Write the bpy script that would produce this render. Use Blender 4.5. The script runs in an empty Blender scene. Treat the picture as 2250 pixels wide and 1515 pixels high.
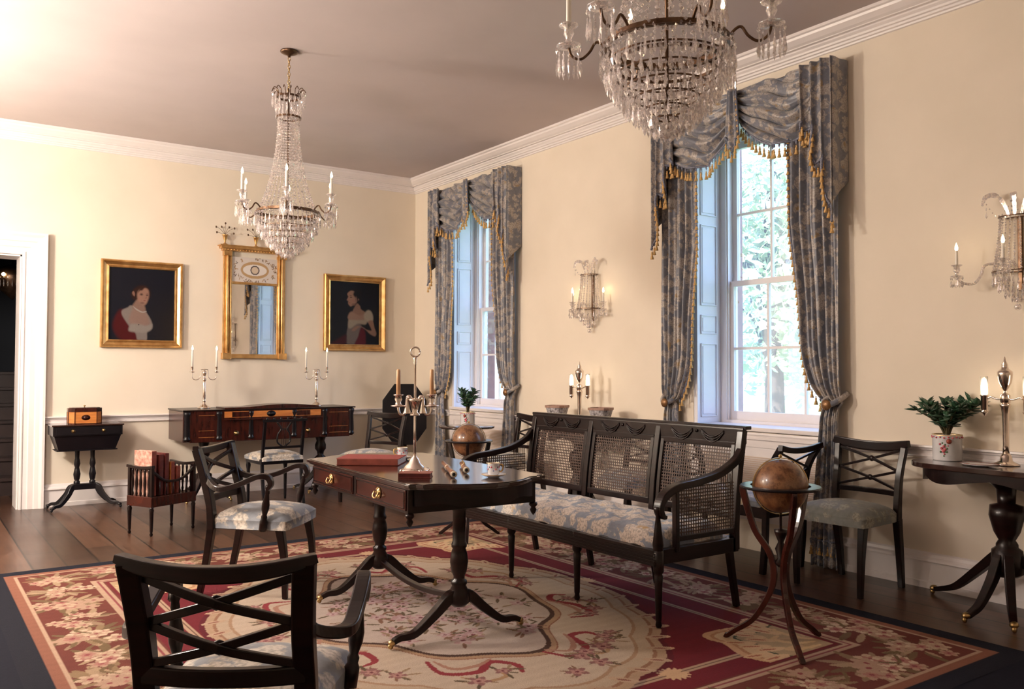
import bpy, math, random
import numpy as np
from mathutils import Vector, Matrix
random.seed(7); RNG = np.random.RandomState(5)
PI = math.pi
sc = bpy.context.scene
COL = sc.collection

# ------------------------------------------------------------------ camera
CAM = Vector((-4.734, -8.634, 1.218))
yaw, pitch, roll, FPX = 0.614, 0.030, 0.0018, 1893.83
cd = bpy.data.cameras.new('camera'); cam = bpy.data.objects.new('camera', cd); COL.objects.link(cam)
fw = Vector((math.sin(yaw)*math.cos(pitch), math.cos(yaw)*math.cos(pitch), math.sin(pitch)))
rt = Vector((math.cos(yaw), -math.sin(yaw), 0)); up = rt.cross(fw)
r2 = rt*math.cos(roll)+up*math.sin(roll); u2 = -rt*math.sin(roll)+up*math.cos(roll)
M = Matrix((r2, u2, -fw)).transposed().to_4x4(); M.translation = CAM
cam.matrix_world = M
cd.sensor_fit = 'HORIZONTAL'; cd.sensor_width = 36; cd.lens = FPX/2250*36
cd.clip_start = .02; cd.clip_end = 200
sc.camera = cam

# ------------------------------------------------------------------ world, sun, floods, exposure
w = bpy.data.worlds.new('sky'); sc.world = w; w.use_nodes = True
nt = w.node_tree; nt.nodes.clear()
bgn = nt.nodes.new('ShaderNodeBackground'); wo = nt.nodes.new('ShaderNodeOutputWorld')
tc = nt.nodes.new('ShaderNodeTexCoord'); sx = nt.nodes.new('ShaderNodeSeparateXYZ'); cr = nt.nodes.new('ShaderNodeValToRGB')
nt.links.new(tc.outputs['Generated'], sx.inputs[0]); nt.links.new(sx.outputs['Z'], cr.inputs[0])
cr.color_ramp.elements[0].color = (.62, .80, 1, 1); cr.color_ramp.elements[1].color = (.22, .42, 1, 1)
nt.links.new(cr.outputs[0], bgn.inputs[0]); nt.links.new(bgn.outputs[0], wo.inputs[0])
bgn.inputs[1].default_value = 5.5

def lamp(kind, name, loc, rot, energy, color, size=None):
    l = bpy.data.lights.new(name, kind); o = bpy.data.objects.new(name, l); COL.objects.link(o)
    o.location = loc; o.rotation_euler = rot; l.energy = energy; l.color = color
    if kind == 'AREA': l.size = size
    if kind == 'SUN': l.angle = .01
    if kind == 'POINT': l.shadow_soft_size = size
    return o
def aim(o, target): o.rotation_euler = (Vector(target)-o.location).to_track_quat('-Z', 'Y').to_euler()
lamp('SUN', 'sun', (0, 0, 20), (math.radians(42), 0, math.radians(-70)), 15, (1, .95, .85))
L1 = lamp('POINT', 'flood_lamp_by_door', (-5.7, -2.1, 2.25), (0, 0, 0), 390, (1, .895, .785), .20)
L2 = lamp('POINT', 'flood_lamp_left', (-5.1, -4.4, 2.3), (0, 0, 0), 160, (1, .87, .79), .18)
sc.view_settings.view_transform = 'Standard'; sc.view_settings.look = 'None'
sc.view_settings.gamma = 1; sc.view_settings.use_curve_mapping = False
sc.view_settings.exposure = 0.0

# ------------------------------------------------------------------ materials
def newmat(name):
    m = bpy.data.materials.new(name); m.use_nodes = True
    return m, m.node_tree, m.node_tree.nodes['Principled BSDF']
def N(nt, t, **kw):
    n = nt.nodes.new('ShaderNode'+t)
    for k, v in kw.items(): n.inputs[k].default_value = v
    return n
def ramp(nt, fac, stops, interp='LINEAR'):
    r = nt.nodes.new('ShaderNodeValToRGB'); r.color_ramp.interpolation = interp
    e = r.color_ramp.elements
    while len(e) < len(stops): e.new(.5)
    for q, (p, c) in zip(e, stops): q.position = p; q.color = (*c, 1)
    nt.links.new(fac, r.inputs[0]); return r.outputs[0]
def bump(nt, b, h, strength=.2, dist=.01):
    n = nt.nodes.new('ShaderNodeBump'); n.inputs['Strength'].default_value = strength; n.inputs['Distance'].default_value = dist
    nt.links.new(h, n.inputs['Height']); nt.links.new(n.outputs[0], b.inputs['Normal'])
def coord(nt, scale=(1, 1, 1), kind='Object', rot=(0, 0, 0)):
    t = nt.nodes.new('ShaderNodeTexCoord'); m = nt.nodes.new('ShaderNodeMapping')
    m.inputs['Scale'].default_value = scale; m.inputs['Rotation'].default_value = rot
    nt.links.new(t.outputs[kind], m.inputs[0]); return m.outputs[0]
def noisemat(name, c1, c2, scale=8, rough=.5, metal=0, stretch=(1, 1, 1), bmp=.1, coat=0, spec=.5, kind='Object', det=4):
    m, nt, b = newmat(name)
    n = N(nt, 'TexNoise', Scale=scale, Detail=det); nt.links.new(coord(nt, stretch, kind), n.inputs['Vector'])
    nt.links.new(ramp(nt, n.outputs[0], [(.3, c1), (.7, c2)]), b.inputs['Base Color'])
    b.inputs['Roughness'].default_value = rough; b.inputs['Metallic'].default_value = metal
    b.inputs['Coat Weight'].default_value = coat; b.inputs['Coat Roughness'].default_value = .12
    b.inputs['Specular IOR Level'].default_value = spec
    if bmp: bump(nt, b, n.outputs[0], bmp, .004)
    return m
WALL = noisemat('wall_paint', (.75, .67, .555), (.79, .705, .59), 3, .8, bmp=.04, spec=.2)
CEIL = noisemat('ceiling_paint', (.53, .465, .455), (.57, .50, .49), 2, .9, bmp=.03, spec=.1)
TRIM = noisemat('trim_paint', (.78, .73, .72), (.82, .77, .755), 5, .35, bmp=.02)
SHUT = noisemat('shutter_paint', (.80, .80, .84), (.84, .84, .88), 5, .4, bmp=.02)
MAHO = noisemat('dark_mahogany', (.004, .0015, .0015), (.013, .0035, .003), 6, .30, stretch=(1, 1, 9), bmp=.05, coat=.12, spec=.3)
MAHR = noisemat('red_mahogany', (.020, .004, .003), (.055, .010, .006), 7, .24, stretch=(6, 1, 1), bmp=.04, coat=.2, spec=.35)
MTOP = noisemat('polished_table_top', (.016, .006, .005), (.038, .013, .009), 7, .13, stretch=(8, 1, 1), bmp=.015, coat=.7)
SATIN = noisemat('satinwood', (.42, .13, .03), (.62, .24, .06), 9, .3, stretch=(1, 1, 6), bmp=.03, coat=.3)
EBON = noisemat('ebonised_wood', (.003, .003, .005), (.008, .006, .008), 6, .30, bmp=.03, coat=.1, spec=.3)
CANE = noisemat('woven_cane', (.035, .018, .013), (.085, .045, .03), 60, .5, bmp=.05)
GILT = noisemat('gilt', (.50, .27, .09), (.74, .47, .20), 14, .32, .85, bmp=.25)
BRASS = noisemat('brass', (.42, .28, .12), (.62, .44, .20), 20, .28, 1, bmp=.05)
BRONZE = noisemat('dark_bronze', (.08, .045, .03), (.20, .12, .07), 20, .35, .9, bmp=.1)
SILVER = noisemat('silver', (.72, .62, .54), (.92, .82, .74), 15, .16, 1, bmp=.05)
CERAM = noisemat('porcelain', (.78, .78, .80), (.86, .85, .86), 10, .18, bmp=.01, coat=.4)
GILTRIM = noisemat('gilt_rim', (.62, .40, .15), (.8, .55, .25), 30, .3, .7, bmp=0)
WAX = noisemat('candle_wax', (.86, .82, .74), (.92, .88, .80), 8, .5, bmp=.02)
TALL = noisemat('beeswax', (.60, .34, .17), (.72, .44, .24), 8, .45, bmp=.02)
PINK = noisemat('enamel_pink', (.50, .06, .10), (.62, .16, .18), 60, .4, bmp=0)
LEAFG = noisemat('enamel_green', (.06, .15, .06), (.12, .24, .10), 60, .4, bmp=0)
BLUEN = noisemat('enamel_blue', (.10, .14, .34), (.22, .26, .45), 60, .4, bmp=0)
KNOBR = noisemat('red_brown_knob', (.22, .03, .02), (.34, .06, .03), 20, .3, bmp=0)
LEAF = noisemat('leaf', (.010, .045, .022), (.035, .10, .045), 14, .35, bmp=.05)
STEM = noisemat('stem', (.06, .05, .02), (.10, .08, .035), 14, .6, bmp=.05)
SOIL = noisemat('soil', (.03, .02, .012), (.07, .045, .03), 60, .9, bmp=.4)
CLOTHR = noisemat('red_book_cloth', (.22, .030, .026), (.28, .045, .035), 90, .7, bmp=.1)
LEATH = noisemat('brown_leather', (.15, .03, .02), (.26, .06, .04), 25, .4, bmp=.1)
LEATHD = noisemat('dark_red_leather', (.07, .010, .010), (.13, .022, .018), 25, .4, bmp=.1)
MARB = noisemat('marbled_paper', (.30, .11, .08), (.62, .40, .32), 40, .5, bmp=.02, det=8)
PAGE = noisemat('pages', (.60, .56, .52), (.80, .76, .72), 40, .8, stretch=(1, 1, 30), bmp=.1)
BOXW = noisemat('boxwood_flute', (.15, .045, .018), (.26, .085, .03), 20, .3, bmp=.02, coat=.4)
IVORY = noisemat('ivory', (.74, .64, .48), (.84, .76, .60), 20, .35, bmp=.01)
BORE = noisemat('dark_bore', (.008, .006, .005), (.012, .009, .008), 5, .8, bmp=0)
PEWT = noisemat('grey_lattice_ware', (.10, .085, .09), (.62, .60, .63), 55, .45, bmp=.3, det=2)
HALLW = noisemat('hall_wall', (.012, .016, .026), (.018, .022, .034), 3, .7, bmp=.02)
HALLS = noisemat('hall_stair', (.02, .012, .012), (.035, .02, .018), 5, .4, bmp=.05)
GROUND = noisemat('lawn', (.10, .22, .05), (.35, .50, .18), 1.2, .9, bmp=.2)
TRUNK = noisemat('bark', (.05, .035, .03), (.10, .07, .055), 9, .9, bmp=.5)
FOL = noisemat('foliage', (.40, .52, .30), (.66, .72, .46), 1.1, .6, bmp=0, kind='Object')
FOL2 = noisemat('foliage_dark', (.26, .38, .26), (.46, .56, .38), 1.1, .6, bmp=0, kind='Object')
PALE = noisemat('pale_stone', (.8, .8, .78), (.9, .9, .88), 1, .8, bmp=.1)
BRICK = noisemat('brick_reveal', (.20, .07, .06), (.30, .11, .09), 20, .8, bmp=.2)

def planks():
    m, nt, b = newmat('floor_boards')
    br = nt.nodes.new('ShaderNodeTexBrick'); br.offset = .37
    nt.links.new(coord(nt, (1, 1, 1), 'Object', (0, 0, math.radians(90))), br.inputs['Vector'])
    for k, v in dict(Scale=1, **{'Mortar Size': .0065, 'Mortar Smooth': .2, 'Brick Width': 3.4, 'Row Height': .185, 'Bias': 0}).items(): br.inputs[k].default_value = v
    br.inputs['Color1'].default_value = (.045, .021, .013, 1); br.inputs['Color2'].default_value = (.115, .055, .032, 1); br.inputs['Mortar'].default_value = (.006, .003, .002, 1)
    n = N(nt, 'TexNoise', Scale=5, Detail=8); nt.links.new(coord(nt, (7, .6, 1)), n.inputs['Vector'])
    mx = nt.nodes.new('ShaderNodeMixRGB'); mx.blend_type = 'MULTIPLY'; mx.inputs[0].default_value = .7
    nt.links.new(br.outputs[0], mx.inputs[1]); nt.links.new(ramp(nt, n.outputs[0], [(.3, (.45, .4, .38)), (.7, (1.15, 1.1, 1.05))]), mx.inputs[2])
    nt.links.new(mx.outputs[0], b.inputs['Base Color'])
    n2 = N(nt, 'TexNoise', Scale=1.6, Detail=3); nt.links.new(coord(nt), n2.inputs['Vector'])
    rr = nt.nodes.new('ShaderNodeMapRange'); rr.inputs[3].default_value = .22; rr.inputs[4].default_value = .42
    nt.links.new(n2.outputs[0], rr.inputs[0]); nt.links.new(rr.outputs[0], b.inputs['Roughness'])
    bump(nt, b, br.outputs[1], -.3, .004)
    return m
FLOOR = planks()

def damask(name, ground, flower, gold, scale=6, goldamt=.5, rough=.6, sheen=.2, hi=.42):
    m, nt, b = newmat(name)
    c = coord(nt)
    n = N(nt, 'TexNoise', Scale=scale*1.6, Detail=3); nt.links.new(c, n.inputs['Vector'])
    mp = nt.nodes.new('ShaderNodeVectorMath'); mp.operation = 'MULTIPLY_ADD'
    nt.links.new(n.outputs['Color'], mp.inputs[0]); mp.inputs[1].default_value = (.09,)*3; nt.links.new(c, mp.inputs[2])
    v = N(nt, 'TexVoronoi', Scale=scale); nt.links.new(mp.outputs[0], v.inputs['Vector'])
    f = N(nt, 'TexNoise', Scale=scale*7, Detail=3); nt.links.new(c, f.inputs['Vector'])
    ad = nt.nodes.new('ShaderNodeMath'); ad.operation = 'MULTIPLY_ADD'; ad.inputs[1].default_value = .35
    nt.links.new(f.outputs[0], ad.inputs[0]); nt.links.new(v.outputs['Distance'], ad.inputs[2])
    fac = ramp(nt, ad.outputs[0], [(hi+.16, (1, 1, 1)), (hi+.24, (0, 0, 0))])
    g = N(nt, 'TexNoise', Scale=scale*.9, Detail=2); nt.links.new(c, g.inputs['Vector'])
    gf = ramp(nt, g.outputs[0], [(1-goldamt-.02, (0, 0, 0)), (1-goldamt+.06, (1, 1, 1))])
    petal = ramp(nt, f.outputs[0], [(.38, tuple(x*.55 for x in flower)), (.56, flower)])
    m1 = nt.nodes.new('ShaderNodeMixRGB'); nt.links.new(gf, m1.inputs[0]); nt.links.new(petal, m1.inputs[1]); m1.inputs[2].default_value = (*gold, 1)
    gr = N(nt, 'TexNoise', Scale=scale*3, Detail=4); nt.links.new(c, gr.inputs['Vector'])
    grd = ramp(nt, gr.outputs[0], [(.3, tuple(x*.75 for x in ground)), (.7, ground)])
    m2 = nt.nodes.new('ShaderNodeMixRGB'); nt.links.new(fac, m2.inputs[0]); nt.links.new(grd, m2.inputs[1]); nt.links.new(m1.outputs[0], m2.inputs[2])
    nt.links.new(m2.outputs[0], b.inputs['Base Color']); b.inputs['Roughness'].default_value = rough
    b.inputs['Sheen Weight'].default_value = sheen
    bump(nt, b, f.outputs[0], .25, .003)
    return m
CURT = damask('curtain_damask', (.175, .185, .225), (.43, .385, .355), (.31, .215, .11), 16, .36, .38, .3, .50)
SEAT = damask('seat_damask', (.22, .24, .27), (.60, .54, .46), (.44, .34, .19), 10, .33, .55, .2, .50)
SEATG = damask('seat_damask_faded', (.22, .235, .22), (.36, .35, .29), (.30, .27, .19), 11, .4)
CUSH = damask('cushion_damask', (.28, .33, .42), (.74, .67, .60), (.52, .34, .14), 13, .33, .55, .2, .52)

def glassmat(name, rough, tint, mix):
    m = bpy.data.materials.new(name); m.use_nodes = True; nt = m.node_tree; nt.nodes.clear()
    o = nt.nodes.new('ShaderNodeOutputMaterial'); g = nt.nodes.new('ShaderNodeBsdfGlass'); t = nt.nodes.new('ShaderNodeBsdfTransparent')
    gl = nt.nodes.new('ShaderNodeBsdfGlossy'); mx = nt.nodes.new('ShaderNodeMixShader'); m2 = nt.nodes.new('ShaderNodeMixShader')
    g.inputs['Roughness'].default_value = rough; g.inputs['IOR'].default_value = 1.55; g.inputs['Color'].default_value = (*tint, 1)
    gl.inputs['Roughness'].default_value = rough+.03; gl.inputs['Color'].default_value = (*tint, 1); t.inputs['Color'].default_value = (*tint, 1)
    mx.inputs[0].default_value = mix[0]; m2.inputs[0].default_value = mix[1]
    nt.links.new(g.outputs[0], mx.inputs[1]); nt.links.new(t.outputs[0], mx.inputs[2])
    nt.links.new(mx.outputs[0], m2.inputs[1]); nt.links.new(gl.outputs[0], m2.inputs[2]); nt.links.new(m2.outputs[0], o.inputs[0])
    return m
def crystal():
    m = bpy.data.materials.new('cut_crystal'); m.use_nodes = True; nt = m.node_tree; nt.nodes.clear()
    o = nt.nodes.new('ShaderNodeOutputMaterial'); t = nt.nodes.new('ShaderNodeBsdfTransparent'); g = nt.nodes.new('ShaderNodeBsdfGlossy'); d = nt.nodes.new('ShaderNodeBsdfTranslucent'); d2 = nt.nodes.new('ShaderNodeBsdfDiffuse')
    t.inputs[0].default_value = (.96, .94, .93, 1); g.inputs['Color'].default_value = (1, .97, .96, 1); g.inputs['Roughness'].default_value = .09
    d.inputs[0].default_value = (.95, .92, .92, 1); d2.inputs[0].default_value = (.90, .87, .87, 1)
    a = nt.nodes.new('ShaderNodeMixShader'); b = nt.nodes.new('ShaderNodeMixShader'); c = nt.nodes.new('ShaderNodeMixShader')
    a.inputs[0].default_value = .5; nt.links.new(d.outputs[0], a.inputs[1]); nt.links.new(d2.outputs[0], a.inputs[2])
    b.inputs[0].default_value = .62; nt.links.new(a.outputs[0], b.inputs[1]); nt.links.new(g.outputs[0], b.inputs[2])
    n = N(nt, 'TexNoise', Scale=95, Detail=1); nt.links.new(coord(nt), n.inputs['Vector'])
    f = ramp(nt, n.outputs[0], [(.38, (.26, .26, .26)), (.62, (.86, .86, .86))])
    nt.links.new(f, c.inputs[0]); nt.links.new(t.outputs[0], c.inputs[1]); nt.links.new(b.outputs[0], c.inputs[2]); nt.links.new(c.outputs[0], o.inputs[0])
    return m
CRYS = crystal()
CLEAR = glassmat('clear_glass', .0, (.95, .97, 1), (.92, .05))
def emit(name, col, s):
    m = bpy.data.materials.new(name); m.use_nodes = True; nt = m.node_tree; nt.nodes.clear()
    o = nt.nodes.new('ShaderNodeOutputMaterial'); e = nt.nodes.new('ShaderNodeEmission'); e.inputs[0].default_value = (*col, 1); e.inputs[1].default_value = s
    nt.links.new(e.outputs[0], o.inputs[0]); return m
FLAME = emit('flame', (1, .72, .38), 30)
MIRR, _nt, _b = newmat('mirror_glass'); _b.inputs['Metallic'].default_value = 1; _b.inputs['Roughness'].default_value = .015; _b.inputs['Base Color'].default_value = (.80, .78, .76, 1)
_n = N(_nt, 'TexNoise', Scale=3); _nt.links.new(ramp(_nt, _n.outputs[0], [(.3, (.76, .74, .72)), (.7, (.82, .80, .79))]), _b.inputs['Base Color'])
def vcol(name, rough=.8, bmp=0, sc_=200):
    m, nt, b = newmat(name); a = nt.nodes.new('ShaderNodeVertexColor'); a.layer_name = 'Col'
    nt.links.new(a.outputs[0], b.inputs['Base Color']); b.inputs['Roughness'].default_value = rough; b.inputs['Specular IOR Level'].default_value = .25
    if bmp:
        n = N(nt, 'TexNoise', Scale=sc_, Detail=2); nt.links.new(coord(nt), n.inputs['Vector']); bump(nt, b, n.outputs[0], bmp, .004)
    return m
def globemat():
    m, nt, b = newmat('old_globe_gores'); c = coord(nt)
    n = N(nt, 'TexNoise', Scale=16, Detail=9); n.inputs['Roughness'].default_value = .7; nt.links.new(c, n.inputs['Vector'])
    nt.links.new(ramp(nt, n.outputs[0], [(.36, (.055, .020, .010)), (.47, (.16, .065, .028)), (.56, (.24, .115, .05)), (.62, (.12, .045, .020))]), b.inputs['Base Color'])
    b.inputs['Roughness'].default_value = .32; b.inputs['Coat Weight'].default_value = .3
    return m
GLOBE = globemat()

# ------------------------------------------------------------------ mesh helpers
class MB:
    def __init__(s): s.v = []; s.f = []; s.sm = []
    def add(s, vs, fs, smooth=False):
        b = len(s.v); s.v += [tuple(v) for v in vs]; s.f += [tuple(b+i for i in f) for f in fs]; s.sm += [smooth]*len(fs); return s
    def box(s, c, d, M=None):
        x, y, z = [q/2 for q in d]
        vs = [Vector((i*x, j*y, k*z)) for i in (-1, 1) for j in (-1, 1) for k in (-1, 1)]
        if M is not None: vs = [M @ v for v in vs]
        vs = [v+Vector(c) for v in vs]
        return s.add(vs, [(0, 1, 3, 2), (4, 6, 7, 5), (0, 4, 5, 1), (2, 3, 7, 6), (0, 2, 6, 4), (1, 5, 7, 3)])
    def b2(s, x0, x1, y0, y1, z0, z1): return s.box(((x0+x1)/2, (y0+y1)/2, (z0+z1)/2), (abs(x1-x0), abs(y1-y0), abs(z1-z0)))
    def lathe(s, prof, c=(0, 0, 0), n=16, M=None, smooth=True, cap=True):
        vs = []
        for r, z in prof:
            for i in range(n):
                a = 2*PI*i/n; p = Vector((max(r, 1e-4)*math.cos(a), max(r, 1e-4)*math.sin(a), z))
                if M is not None: p = M @ p
                vs.append(p+Vector(c))
        m = len(prof); fs = [(j*n+i, j*n+(i+1) % n, (j+1)*n+(i+1) % n, (j+1)*n+i) for j in range(m-1) for i in range(n)]
        if cap and prof[0] != prof[-1]: fs += [tuple(range(n))[::-1], tuple((m-1)*n+i for i in range(n))]
        return s.add(vs, fs, smooth)
    def tube(s, pts, r, n=8, sub=0, smooth=True, flat=None):
        pts = [Vector(p) for p in pts]
        rs = list(r) if hasattr(r, '__len__') else [r]*len(pts)
        if sub: pts, rs = spline(pts, rs, sub)
        vs = []; prev = None
        for i, p in enumerate(pts):
            t = (pts[min(i+1, len(pts)-1)]-pts[max(i-1, 0)]).normalized()
            if prev is None: prev = t.orthogonal().normalized()
            prev = (prev-t*prev.dot(t)).normalized(); q = t.cross(prev)
            for k in range(n):
                a = 2*PI*k/n; vs.append(p+(prev*math.cos(a)+q*math.sin(a))*rs[i])
        m = len(pts); fs = [(j*n+k, j*n+(k+1) % n, (j+1)*n+(k+1) % n, (j+1)*n+k) for j in range(m-1) for k in range(n)]
        fs += [tuple(range(n))[::-1], tuple((m-1)*n+k for k in range(n))]
        return s.add(vs, fs, smooth)
    def bar(s, pts, w, h, side=(0, 1, 0), sub=6, rnd=.25):
        """rounded-rect section swept along pts; w = size along `side`, h = size across"""
        pts = [Vector(p) for p in pts]; m0 = len(pts)
        ws = list(w) if hasattr(w, '__len__') else [w]*m0; hs = list(h) if hasattr(h, '__len__') else [h]*m0
        if sub:
            p2, ws = spline(pts, ws, sub); _, hs = spline(pts, hs, sub); pts = p2
        sd = Vector(side); vs = []; sec = []
        for sxn, syn in ((1, 1), (-1, 1), (-1, -1), (1, -1)):
            for k in range(3):
                a = math.atan2(syn, sxn)+(k-1)*PI/4*.9*(1)
                sec.append((sxn*(1-rnd)+rnd*math.cos(a)*1.0, syn*(1-rnd)+rnd*math.sin(a)*1.0))
        for i, p in enumerate(pts):
            t = (pts[min(i+1, len(pts)-1)]-pts[max(i-1, 0)]).normalized()
            a = (sd-t*sd.dot(t)).normalized(); b = t.cross(a)
            for (u, v_) in sec: vs.append(p+a*u*ws[i]/2+b*v_*hs[i]/2)
        n = len(sec); m = len(pts)
        fs = [(j*n+k, j*n+(k+1) % n, (j+1)*n+(k+1) % n, (j+1)*n+k) for j in range(m-1) for k in range(n)]
        fs += [tuple(range(n))[::-1], tuple((m-1)*n+k for k in range(n))]
        return s.add(vs, fs, False)
    def poly(s, pts, z0, z1, M=None):
        n = len(pts); vs = [Vector((x, y, z)) for z in (z0, z1) for x, y in pts]
        if M is not None: vs = [M @ v for v in vs]
        return s.add(vs, [tuple(range(n))[::-1], tuple(range(n, 2*n))]+[(i, (i+1) % n, n+(i+1) % n, n+i) for i in range(n)])
    def ball(s, c, r, n=10, m=7, sc=(1, 1, 1)):
        prof = [(math.sin(PI*j/m)*r, -math.cos(PI*j/m)*r) for j in range(m+1)]
        return s.lathe(prof, c, n, Matrix.Diagonal((*sc, 1)).to_3x3())
    def octa(s, c, r, h0, h1):
        x, y, z = c; a = random.random()*PI/2
        ring = [(x+r*math.cos(a+k*PI/2), y+r*math.sin(a+k*PI/2), z) for k in range(4)]
        return s.add(ring+[(x, y, z+h1), (x, y, z-h0)], [(k, (k+1) % 4, 4) for k in range(4)]+[((k+1) % 4, k, 5) for k in range(4)])
    def prism(s, c, L, r):
        """hanging icicle drop: bead above, long taper, c = hook point"""
        x, y, z = c; s.octa((x, y, z-.012), r*.8, .010, .010)
        return s.octa((x, y, z-.022-L*.72), r, L*.28, L*.72)
    def grid(s, fn, nu, nv, smooth=True):
        vs = [fn(i/nu, j/nv) for j in range(nv+1) for i in range(nu+1)]
        return s.add(vs, [(j*(nu+1)+i, j*(nu+1)+i+1, (j+1)*(nu+1)+i+1, (j+1)*(nu+1)+i) for j in range(nv) for i in range(nu)], smooth)
    def build(s, name, mat, parent=None, solid=0, bevel=0, loc=None):
        me = bpy.data.meshes.new(name); me.from_pydata(s.v, [], s.f); me.update()
        me.polygons.foreach_set('use_smooth', s.sm)
        o = bpy.data.objects.new(name, me); COL.objects.link(o); me.materials.append(mat)
        if parent is not None: o.parent = parent
        if loc: o.location = loc
        if solid:
            k = o.modifiers.new('thick', 'SOLIDIFY'); k.thickness = solid; k.offset = 0
        if bevel:
            k = o.modifiers.new('bevel', 'BEVEL'); k.width = bevel; k.segments = 2; k.limit_method = 'ANGLE'
        return o
def spline(pts, rs, sub):
    out = []; ro = []; n = len(pts)
    for i in range(n-1):
        p0, p1, p2, p3 = (Vector(pts[max(i-1, 0)]), Vector(pts[i]), Vector(pts[i+1]), Vector(pts[min(i+2, n-1)]))
        for k in range(sub):
            t = k/sub
            out.append(.5*((2*p1)+(p2-p0)*t+(2*p0-5*p1+4*p2-p3)*t*t+(3*p1-p0-3*p2+p3)*t**3)); ro.append(rs[i]*(1-t)+rs[i+1]*t)
    out.append(Vector(pts[-1])); ro.append(rs[-1]); return out, ro
def T(name, label, cat, loc=(0, 0, 0), rz=0, group=None):
    o = bpy.data.objects.new(name, None); COL.objects.link(o); o.empty_display_size = .1
    o.location = loc; o.rotation_euler = (0, 0, rz); o['label'] = label; o['category'] = cat
    if group: o['group'] = group
    return o
def tag(o, label, cat, group=None):
    o['label'] = label; o['category'] = cat
    if group: o['group'] = group
    return o
def struct(o): o['kind'] = 'structure'; return o
def dup(root, label, loc, rz, group=None):
    def cp(o, par):
        c = o.copy(); COL.objects.link(c); c.parent = par
        for ch in o.children: cp(ch, c)
        return c
    r = cp(root, None); r['label'] = label; r.location = loc; r.rotation_euler = (0, 0, rz)
    if group: r['group'] = group
    return r
RX90 = Matrix.Rotation(PI/2, 3, 'X'); RY90 = Matrix.Rotation(PI/2, 3, 'Y')

# ------------------------------------------------------------------ room shell
XL, YB, ZC = -6.3, -10.6, 3.367          # left wall, rear wall, ceiling
struct(MB().b2(XL-.3, .4, YB-.3, .0, -.15, 0).b2(XL-.3, -2.8, 0, 5, -.15, 0).build('floor', FLOOR))
struct(MB().b2(XL-.3, .4, YB-.3, .3, ZC, ZC+.2).build('ceiling', CEIL))
DX0, DX1, DZ = -5.15, -3.905, 2.225
struct(MB().b2(XL, DX0, 0, .3, 0, ZC).b2(DX0, DX1, 0, .3, DZ, ZC).b2(DX1, .4, 0, .3, 0, ZC).build('wall_back', WALL))
struct(MB().b2(XL-.3, XL, YB, .3, 0, ZC).build('wall_left', WALL))
struct(MB().b2(XL-.3, .4, YB-.3, YB, 0, ZC).build('wall_rear', WALL))
WY = [(-.815, -1.975), (-4.23, -5.39)]; WZ0, WZ1 = .835, 2.98
mb = MB()
ys = [0, WY[0][0], WY[0][1], WY[1][0], WY[1][1], YB]
for i in (0, 2, 4): mb.b2(0, .4, ys[i+1], ys[i], 0, ZC)
for i in (1, 3): mb.b2(0, .4, ys[i+1], ys[i], 0, WZ0-.035); mb.b2(0, .4, ys[i+1], ys[i], WZ1, ZC)
struct(mb.build('wall_right', WALL))

def moulding(prof, path_axis, a0, a1):
    """prof: (offset from wall, z); path 'x' = along back wall, 'y' = along right wall"""
    m = MB(); n = len(prof)
    def P(a, o, z): return (a, -o, z) if path_axis == 'x' else (-o, a, z)
    vs = [P(a, o, z) for a in (a0, a1) for o, z in prof]
    m.add(vs, [(i, (i+1) % n, n+(i+1) % n, n+i) for i in range(n)]+[tuple(range(n)), tuple(range(n, 2*n))[::-1]])
    return m
cor = [(0, ZC), (.145, ZC), (.145, ZC-.018), (.132, ZC-.024), (.128, ZC-.038), (.10, ZC-.062), (.082, ZC-.072), (.082, ZC-.078),
       (.055, ZC-.078), (.055, ZC-.088), (.042, ZC-.100), (.040, ZC-.112), (.028, ZC-.116), (.026, ZC-.128), (.014, ZC-.132), (.012, ZC-.142), (0, ZC-.145)]
rail = [(0, .800), (.040, .800), (.042, .790), (.030, .784), (.026, .775), (.016, .770), (.014, .752), (.022, .748), (.022, .738), (.008, .732), (0, .730)]
base = [(0, 0), (.022, 0), (.022, .035), (.016, .04), (.016, .150), (.032, .152), (.030, .166), (.018, .176), (.014, .192), (.006, .20), (0, .20)]
struct(moulding(cor, 'x', XL, 0).build('trim_1', TRIM)); struct(moulding(cor, 'y', 0, YB).build('trim_2', TRIM))
struct(moulding(rail, 'x', -3.72, 0).build('trim_3', TRIM))
struct(moulding(base, 'x', -3.72, 0).build('baseboard_back', TRIM))
k = 4
for a, b in ((0, WY[0][0]+.03), (WY[0][1]-.03, WY[1][0]+.03), (WY[1][1]-.03, YB)):
    struct(moulding(rail, 'y', a, b).build('trim_%d' % k, TRIM)); k += 1
    o = moulding(base, 'y', a, b).build('baseboard_right', TRIM); struct(o)

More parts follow.
